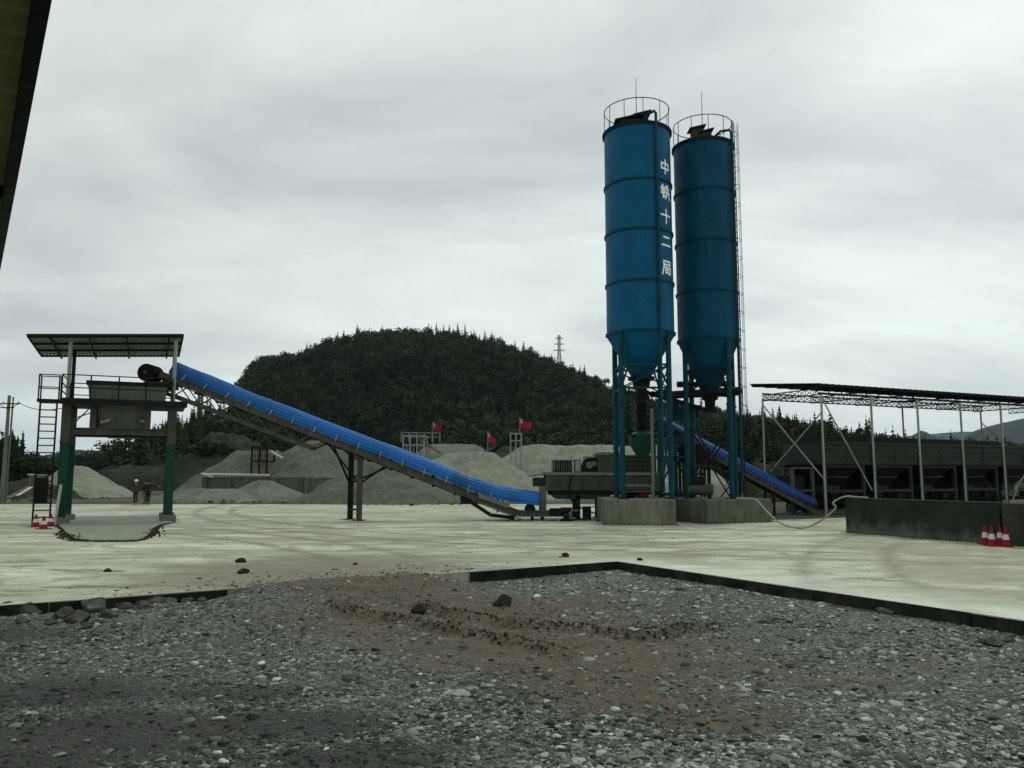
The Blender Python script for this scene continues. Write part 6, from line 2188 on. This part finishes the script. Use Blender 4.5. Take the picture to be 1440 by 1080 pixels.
def person(label, loc, rz, top, bottom, hat, point_right=False, stride=.12):
    e = thing('person', label, 'person', (0, 0, 0), 'workers talking on the concrete beyond the loading tower')
    # faces -Y before rotation
    sh = 1.42
    Lf, Rf = (.10, -.02 - stride, .06), (-.10, .04 + stride, .06)
    joints = {
        'pel': ((0, 0, .95), .115), 'bel': ((0, .0, 1.10), .12), 'che': ((0, .01, 1.28), (.15, .11)), 'nec': ((0, .01, 1.49), .055), 'hd0': ((0, -.01, 1.58), .085), 'hd1': ((0, -.01, 1.68), .09), 'hd2': ((0, -.0, 1.75), .06),
        'nose': ((0, -.115, 1.635), .018)}
    for s, k, ft in ((1, 'L', Lf), (-1, 'R', Rf)):
        joints['hip' + k] = ((s * .09, 0, .90), .095)
        joints['kne' + k] = ((s * .10, (ft[1]) * .55 - .03, .50), .062)
        joints['ank' + k] = ((ft[0], ft[1] + .02, .10), .042)
        joints['toe' + k] = ((ft[0], ft[1] - .16, .035), .036)
        joints['sho' + k] = ((s * .19, .01, 1.41), .062)
        if k == 'R' and point_right:
            el, wr, dr = (-.44, -.05, 1.33), (-.68, -.10, 1.32), V((-1, -.15, 0))
        else:
            el, wr, dr = (s * .26, .03, 1.13), (s * .27, -.09, .90), V((0, -.25, -1)).normalized()
        joints['elb' + k] = (el, .044); joints['wri' + k] = (wr, .028)
        w = V(wr); pm = w + dr * .06
        joints['pal' + k] = (tuple(pm), (.034, .02))
        sd_ = dr.cross(V((0, 0, 1))) if abs(dr.z) < .9 else V((0, 1, 0))
        for f, (off, L) in enumerate(((-.027, .075), (-.009, .085), (.009, .08), (.027, .062))):
            a = pm + sd_ * off + dr * .045
            joints['f%d%s' % (f, k)] = (tuple(a), .010); joints['g%d%s' % (f, k)] = (tuple(a + dr * L * .6 + V((0, -.01, -.008))), .009); joints['h%d%s' % (f, k)] = (tuple(a + dr * L + V((0, -.022, -.018))), .008)
        joints['t0' + k] = (tuple(w + dr * .03 - sd_ * .035 + V((0, -.012, 0))), .011); joints['t1' + k] = (tuple(w + dr * .075 - sd_ * .05 + V((0, -.02, 0))), .009)
    J = lambda names, g=0: [(n_, joints[n_][0], (tuple(x + g for x in joints[n_][1]) if isinstance(joints[n_][1], tuple) else joints[n_][1] + g)) for n_ in names]
    ch = [J(['pel', 'bel', 'che', 'nec', 'hd0', 'hd1', 'hd2']), J(['hd0', 'nose'])]
    for k in 'LR':
        ch += [J(['pel', 'hip' + k, 'kne' + k, 'ank' + k, 'toe' + k]), J(['che', 'sho' + k, 'elb' + k, 'wri' + k, 'pal' + k])]
        for f in range(4): ch.append(J(['pal' + k, 'f%d%s' % (f, k), 'g%d%s' % (f, k), 'h%d%s' % (f, k)]))
        ch.append(J(['wri' + k, 't0' + k, 't1' + k]))
    skin('body', m_skin, ch, e)
    skin('jacket', top, [J(['bel', 'che', 'nec'][:2], .022) + [('col', (0, .01, 1.44), .085)], [('bel', joints['bel'][0], .14), ('hem', (0, 0, .88), .15)]] + [J(['che'], .022) + J(['sho' + k, 'elb' + k], .02) + [('cuf' + k, tuple(V(joints['elb' + k][0]).lerp(V(joints['wri' + k][0]), .92)), .043)] for k in 'LR'], e)
    skin('trousers', bottom, [[('pel', (0, 0, .95), .13)] + J(['hip' + k, 'kne' + k], .02) + [('an2' + k, tuple(V(joints['ank' + k][0]) + V((0, 0, .03))), .062)] for k in 'LR'], e)
    for k in 'LR':
        skin('boot', m_boot, [J(['ank' + k], .022) + [('heel', tuple(V(joints['ank' + k][0]) + V((0, .03, -.05))), .048)] + J(['toe' + k], .014)], e)
    if hat:
        mb = MB(); mb.lathe((0, 0, 1.70), [(.155, -.005), (.15, .01), (.122, .015), (.115, .06), (.075, .115), (.01, .135)], 20); mb.build('hard_hat', m_hat, e, True)
    else:
        mb = MB(); mb.lathe((0, .015, 1.66), [(.098, -.04), (.108, .02), (.098, .08), (.06, .13), (.01, .145)], 18); mb.build('hair', m_hair, e, True)
    mb = MB()
    for sx in (-.034, .034): mb.box((sx, -.098, 1.665), (.024, .012, .012))
    mb.box((0, -.098, 1.585), (.045, .012, .010))
    mb.build('face_features', m_hair, e)
    e.location = loc; e.rotation_euler = (0, 0, rz)
    return e


YW = 59.3
for u, rz, lab, t_, b_, hat, pr in ((195.5, .25, 'worker in patterned grey green clothes and white hard hat, left of three', m_camo, m_camo, True, False),
                                   (203.5, -.5, 'dark haired worker in grey trousers standing between two others', m_black_c, m_greyc, False, False),
                                   (213, math.pi + .2, 'worker in black pointing to the right with an outstretched arm', m_black_c, m_black_c, False, True)):
    person(lab, (ux(u, YW), YW + (.6 if hat is False and not pr else 0), .005), rz, t_, b_, hat, pr)

# ------------------------------------------------------------------ canopy overhead at the left
ZC = 4.3
c0, c1_ = gr(75, 0, ZC), gr(0, 386, ZC)
dC = (c1_ - c0).normalized(); sC = V((-dC.y, dC.x, 0))
if sC.x > 0: sC = -sC
e = thing('canopy', 'dark olive underside of a sheet roof canopy in the upper left corner', 'canopy', c0 + sC * 3)
A0 = c0 - dC * 4.5; LCn = 15.0
mb = MB()
nn = 240
vs = []
for j, (t, dz) in enumerate(((.02, .30), (5.2, 0.0))):
    for i in range(nn + 1):
        p = A0 + dC * (LCn * i / nn) + sC * t
        vs.append((p.x, p.y, ZC + .13 + dz * 0 + .018 * math.cos(i * math.pi / 2)))
mb.add(vs, [(i, i + 1, nn + 2 + i, nn + 1 + i) for i in range(nn)])
o = mb.build('sheet', m_soffit, e); md = o.modifiers.new('thick', 'SOLIDIFY'); md.thickness = .02
mb = MB(); mb.bar(A0 + sC * .04 + V((0, 0, .09)), A0 + dC * LCn + sC * .04 + V((0, 0, .09)), .07, .18, up=(0, 0, 1)); mb.build('eave_beam', m_dark, e)
mb = MB()
for t in (1.6, 3.2, 4.8):
    mb.bar(A0 + sC * t + V((0, 0, .05)), A0 + dC * LCn + sC * t + V((0, 0, .05)), .06, .10, up=(0, 0, 1))
mb.build('purlins', m_soffit, e)
mb = MB()
for f in (.02, .5, .98):
    p = A0 + dC * LCn * f + sC * 4.9
    mb.tube((p.x, p.y, -.3), (p.x, p.y, ZC + .05), .07, n=12)
    mb.bar(A0 + dC * LCn * f + sC * .08 + V((0, 0, -.02)), A0 + dC * LCn * f + sC * 5.0 + V((0, 0, -.02)), .08, .1, up=(0, 0, 1))
mb.build('post', m_dark, e)


# ------------------------------------------------------------------ dark dirt added at the feet of things for contact shade
fx, fy, fs_ = [], [], []


def contact_dirt(p, q, n_, spread, size):
    for _ in range(n_):
        f = rs.random()
        fx.append(p[0] + (q[0] - p[0]) * f + rs.gauss(0, spread)); fy.append(p[1] + (q[1] - p[1]) * f + rs.gauss(0, spread)); fs_.append(size * rs.uniform(.4, 1.3))


x0, x1 = ux(852, 35.5), ux(948.5, 35.5)
contact_dirt((x0, 35.42), (x1, 35.42), 200, .07, .035)
contact_dirt((x0 - .05, 35.4), (x0 - .05, 39.9), 90, .08, .035)
k_ = 1.95
pc = [(c2.x + math.cos(R(25 + 45 + 90 * i)) * k_ * 1.414, c2.y - .05 + math.sin(R(25 + 45 + 90 * i)) * k_ * 1.414) for i in range(4)]
for i in range(4): contact_dirt(pc[i], pc[(i + 1) % 4], 130, .08, .035)
wq = w0 + dW * 9.2
contact_dirt((w0.x - .05, w0.y), (wq.x - .05, wq.y), 420, .09, .035)
for a, b in ((0, 0), (LA, 0), (0, LB_), (LA, LB_)):
    p = T(a, b - .4); contact_dirt((p.x - .45, p.y), (p.x + .45, p.y), 60, .12, .035)
for u, Y_ in ((494.5, 40.0), (507.5, 38.8), (722, 38.9), (748, 38.9), (770, 38.9), (812, 39.6), (845, 39.6)):
    contact_dirt((ux(u, Y_) - .3, Y_ - .1), (ux(u, Y_) + .3, Y_ - .1), 50, .14, .03)
contact_dirt((ux(690, 39), 39.0), (ux(860, 39), 39.2), 260, .35, .03)
contact_dirt(Bp(-2, -2.6), Bp(3, -2.2), 200, .5, .04)
fx, fy, fs_ = np.array(fx), np.array(fy), np.array(fs_)
o = scatter('mud', len(fx), fx, fy, fs_, np.zeros(len(fx)), m_clods, rng.random(len(fx)), (.25, .6))
tag(o, 'dark dirt and crumbs added as contact shade along the feet of walls, blocks and posts', 'mud', kind='stuff')

# railing, hoses and small plant around the mixer
mx_ = bpy.data.objects['mixer']
mb = MB()
for u in (876, 890, 905, 920):
    mb.bar(at(u, 664, YM + 2.3), at(u, 648, YM + 2.3), .045)
mb.bar(at(876, 648, YM + 2.3), at(920, 648, YM + 2.3), .045); mb.bar(at(876, 656, YM + 2.3), at(920, 656, YM + 2.3), .035)
mb.build('railing', m_dark, mx_)
mb = MB()
for v in (672, 678, 684): mb.bar(at(774, v, YM - .03), at(838, v, YM - .03), .025, .05)
for u in (785, 800, 818, 834): mb.bar(at(u, 668, YM - .035), at(u, 689, YM - .035), .05, .03)
mb.build('stiffener', m_greygreen, mx_)
hp_ = [at(804, 668, YM - .12), at(800, 690, YM - .2), at(806, 706, YM - .25), at(822, 717, YM - .2), at(838, 722, YM - .1)]
tag(MB().path(resample(hp_, 30), .035, 7).build('hose', m_black, None, True), 'black hose hanging from the mixer down to the slab', 'hose')
e = thing('oil_drum', 'dusty dark drum standing under the mixer between its legs', 'drum', (ux(824, 39.9), 39.9, 0))
MB().tube((ux(824, 39.9), 39.9, .0), (ux(824, 39.9), 39.9, .62), .21, n=20).build('body', m_rail, e, True)
mb = MB()
for z in (.02, .21, .41, .61): mb.lathe((ux(824, 39.9), 39.9, z), [(.205, -.015), (.225, -.015), (.225, .015), (.205, .015)], 20, True)
mb.build('hoop', m_dark, e, True)
e = thing('water_pump', 'small dark pump with a pale pipe on the slab beside the conveyor tail', 'pump', (ux(796, 38.4), 38.3, 0))
mb = MB(); mb.box((ux(796, 38.4), 38.3, .06), (.6, .35, .1)); mb.tube((ux(791, 38.4), 38.3, .24), (ux(799, 38.4), 38.3, .24), .12, n=14); mb.build('motor', m_dark, e)
mb = MB(); mb.tube((ux(801, 38.4), 38.3, .10), (ux(801, 38.4), 38.3, .42), .09, n=12); mb.path([(ux(801, 38.4), 38.3, .4), (ux(803, 38.4), 38.3, .5), (ux(812, 38.4), 38.5, .5)], .04, 7); mb.build('pipe', m_grey, e, True)

# ------------------------------------------------------------------ air
mb = MB()
mb.box((0, 3250, 160), (12600, 6900, 323))
hz_ = mb.build('haze', bpy.data.materials.new('haze_air'))
m = hz_.data.materials[0]; m.use_nodes = True
t = m.node_tree; t.nodes.clear()
out = nd(t, 'ShaderNodeOutputMaterial')
pv = nd(t, 'ShaderNodeVolumePrincipled')
pv.inputs['Color'].default_value = (.58, .78, 1.0, 1)
pv.inputs['Density'].default_value = .00007
pv.inputs['Anisotropy'].default_value = .2
t.links.new(pv.outputs[0], out.inputs['Volume'])
tag(hz_, kind='stuff')
hz_['label'] = 'thin damp air that pales the far mountains'
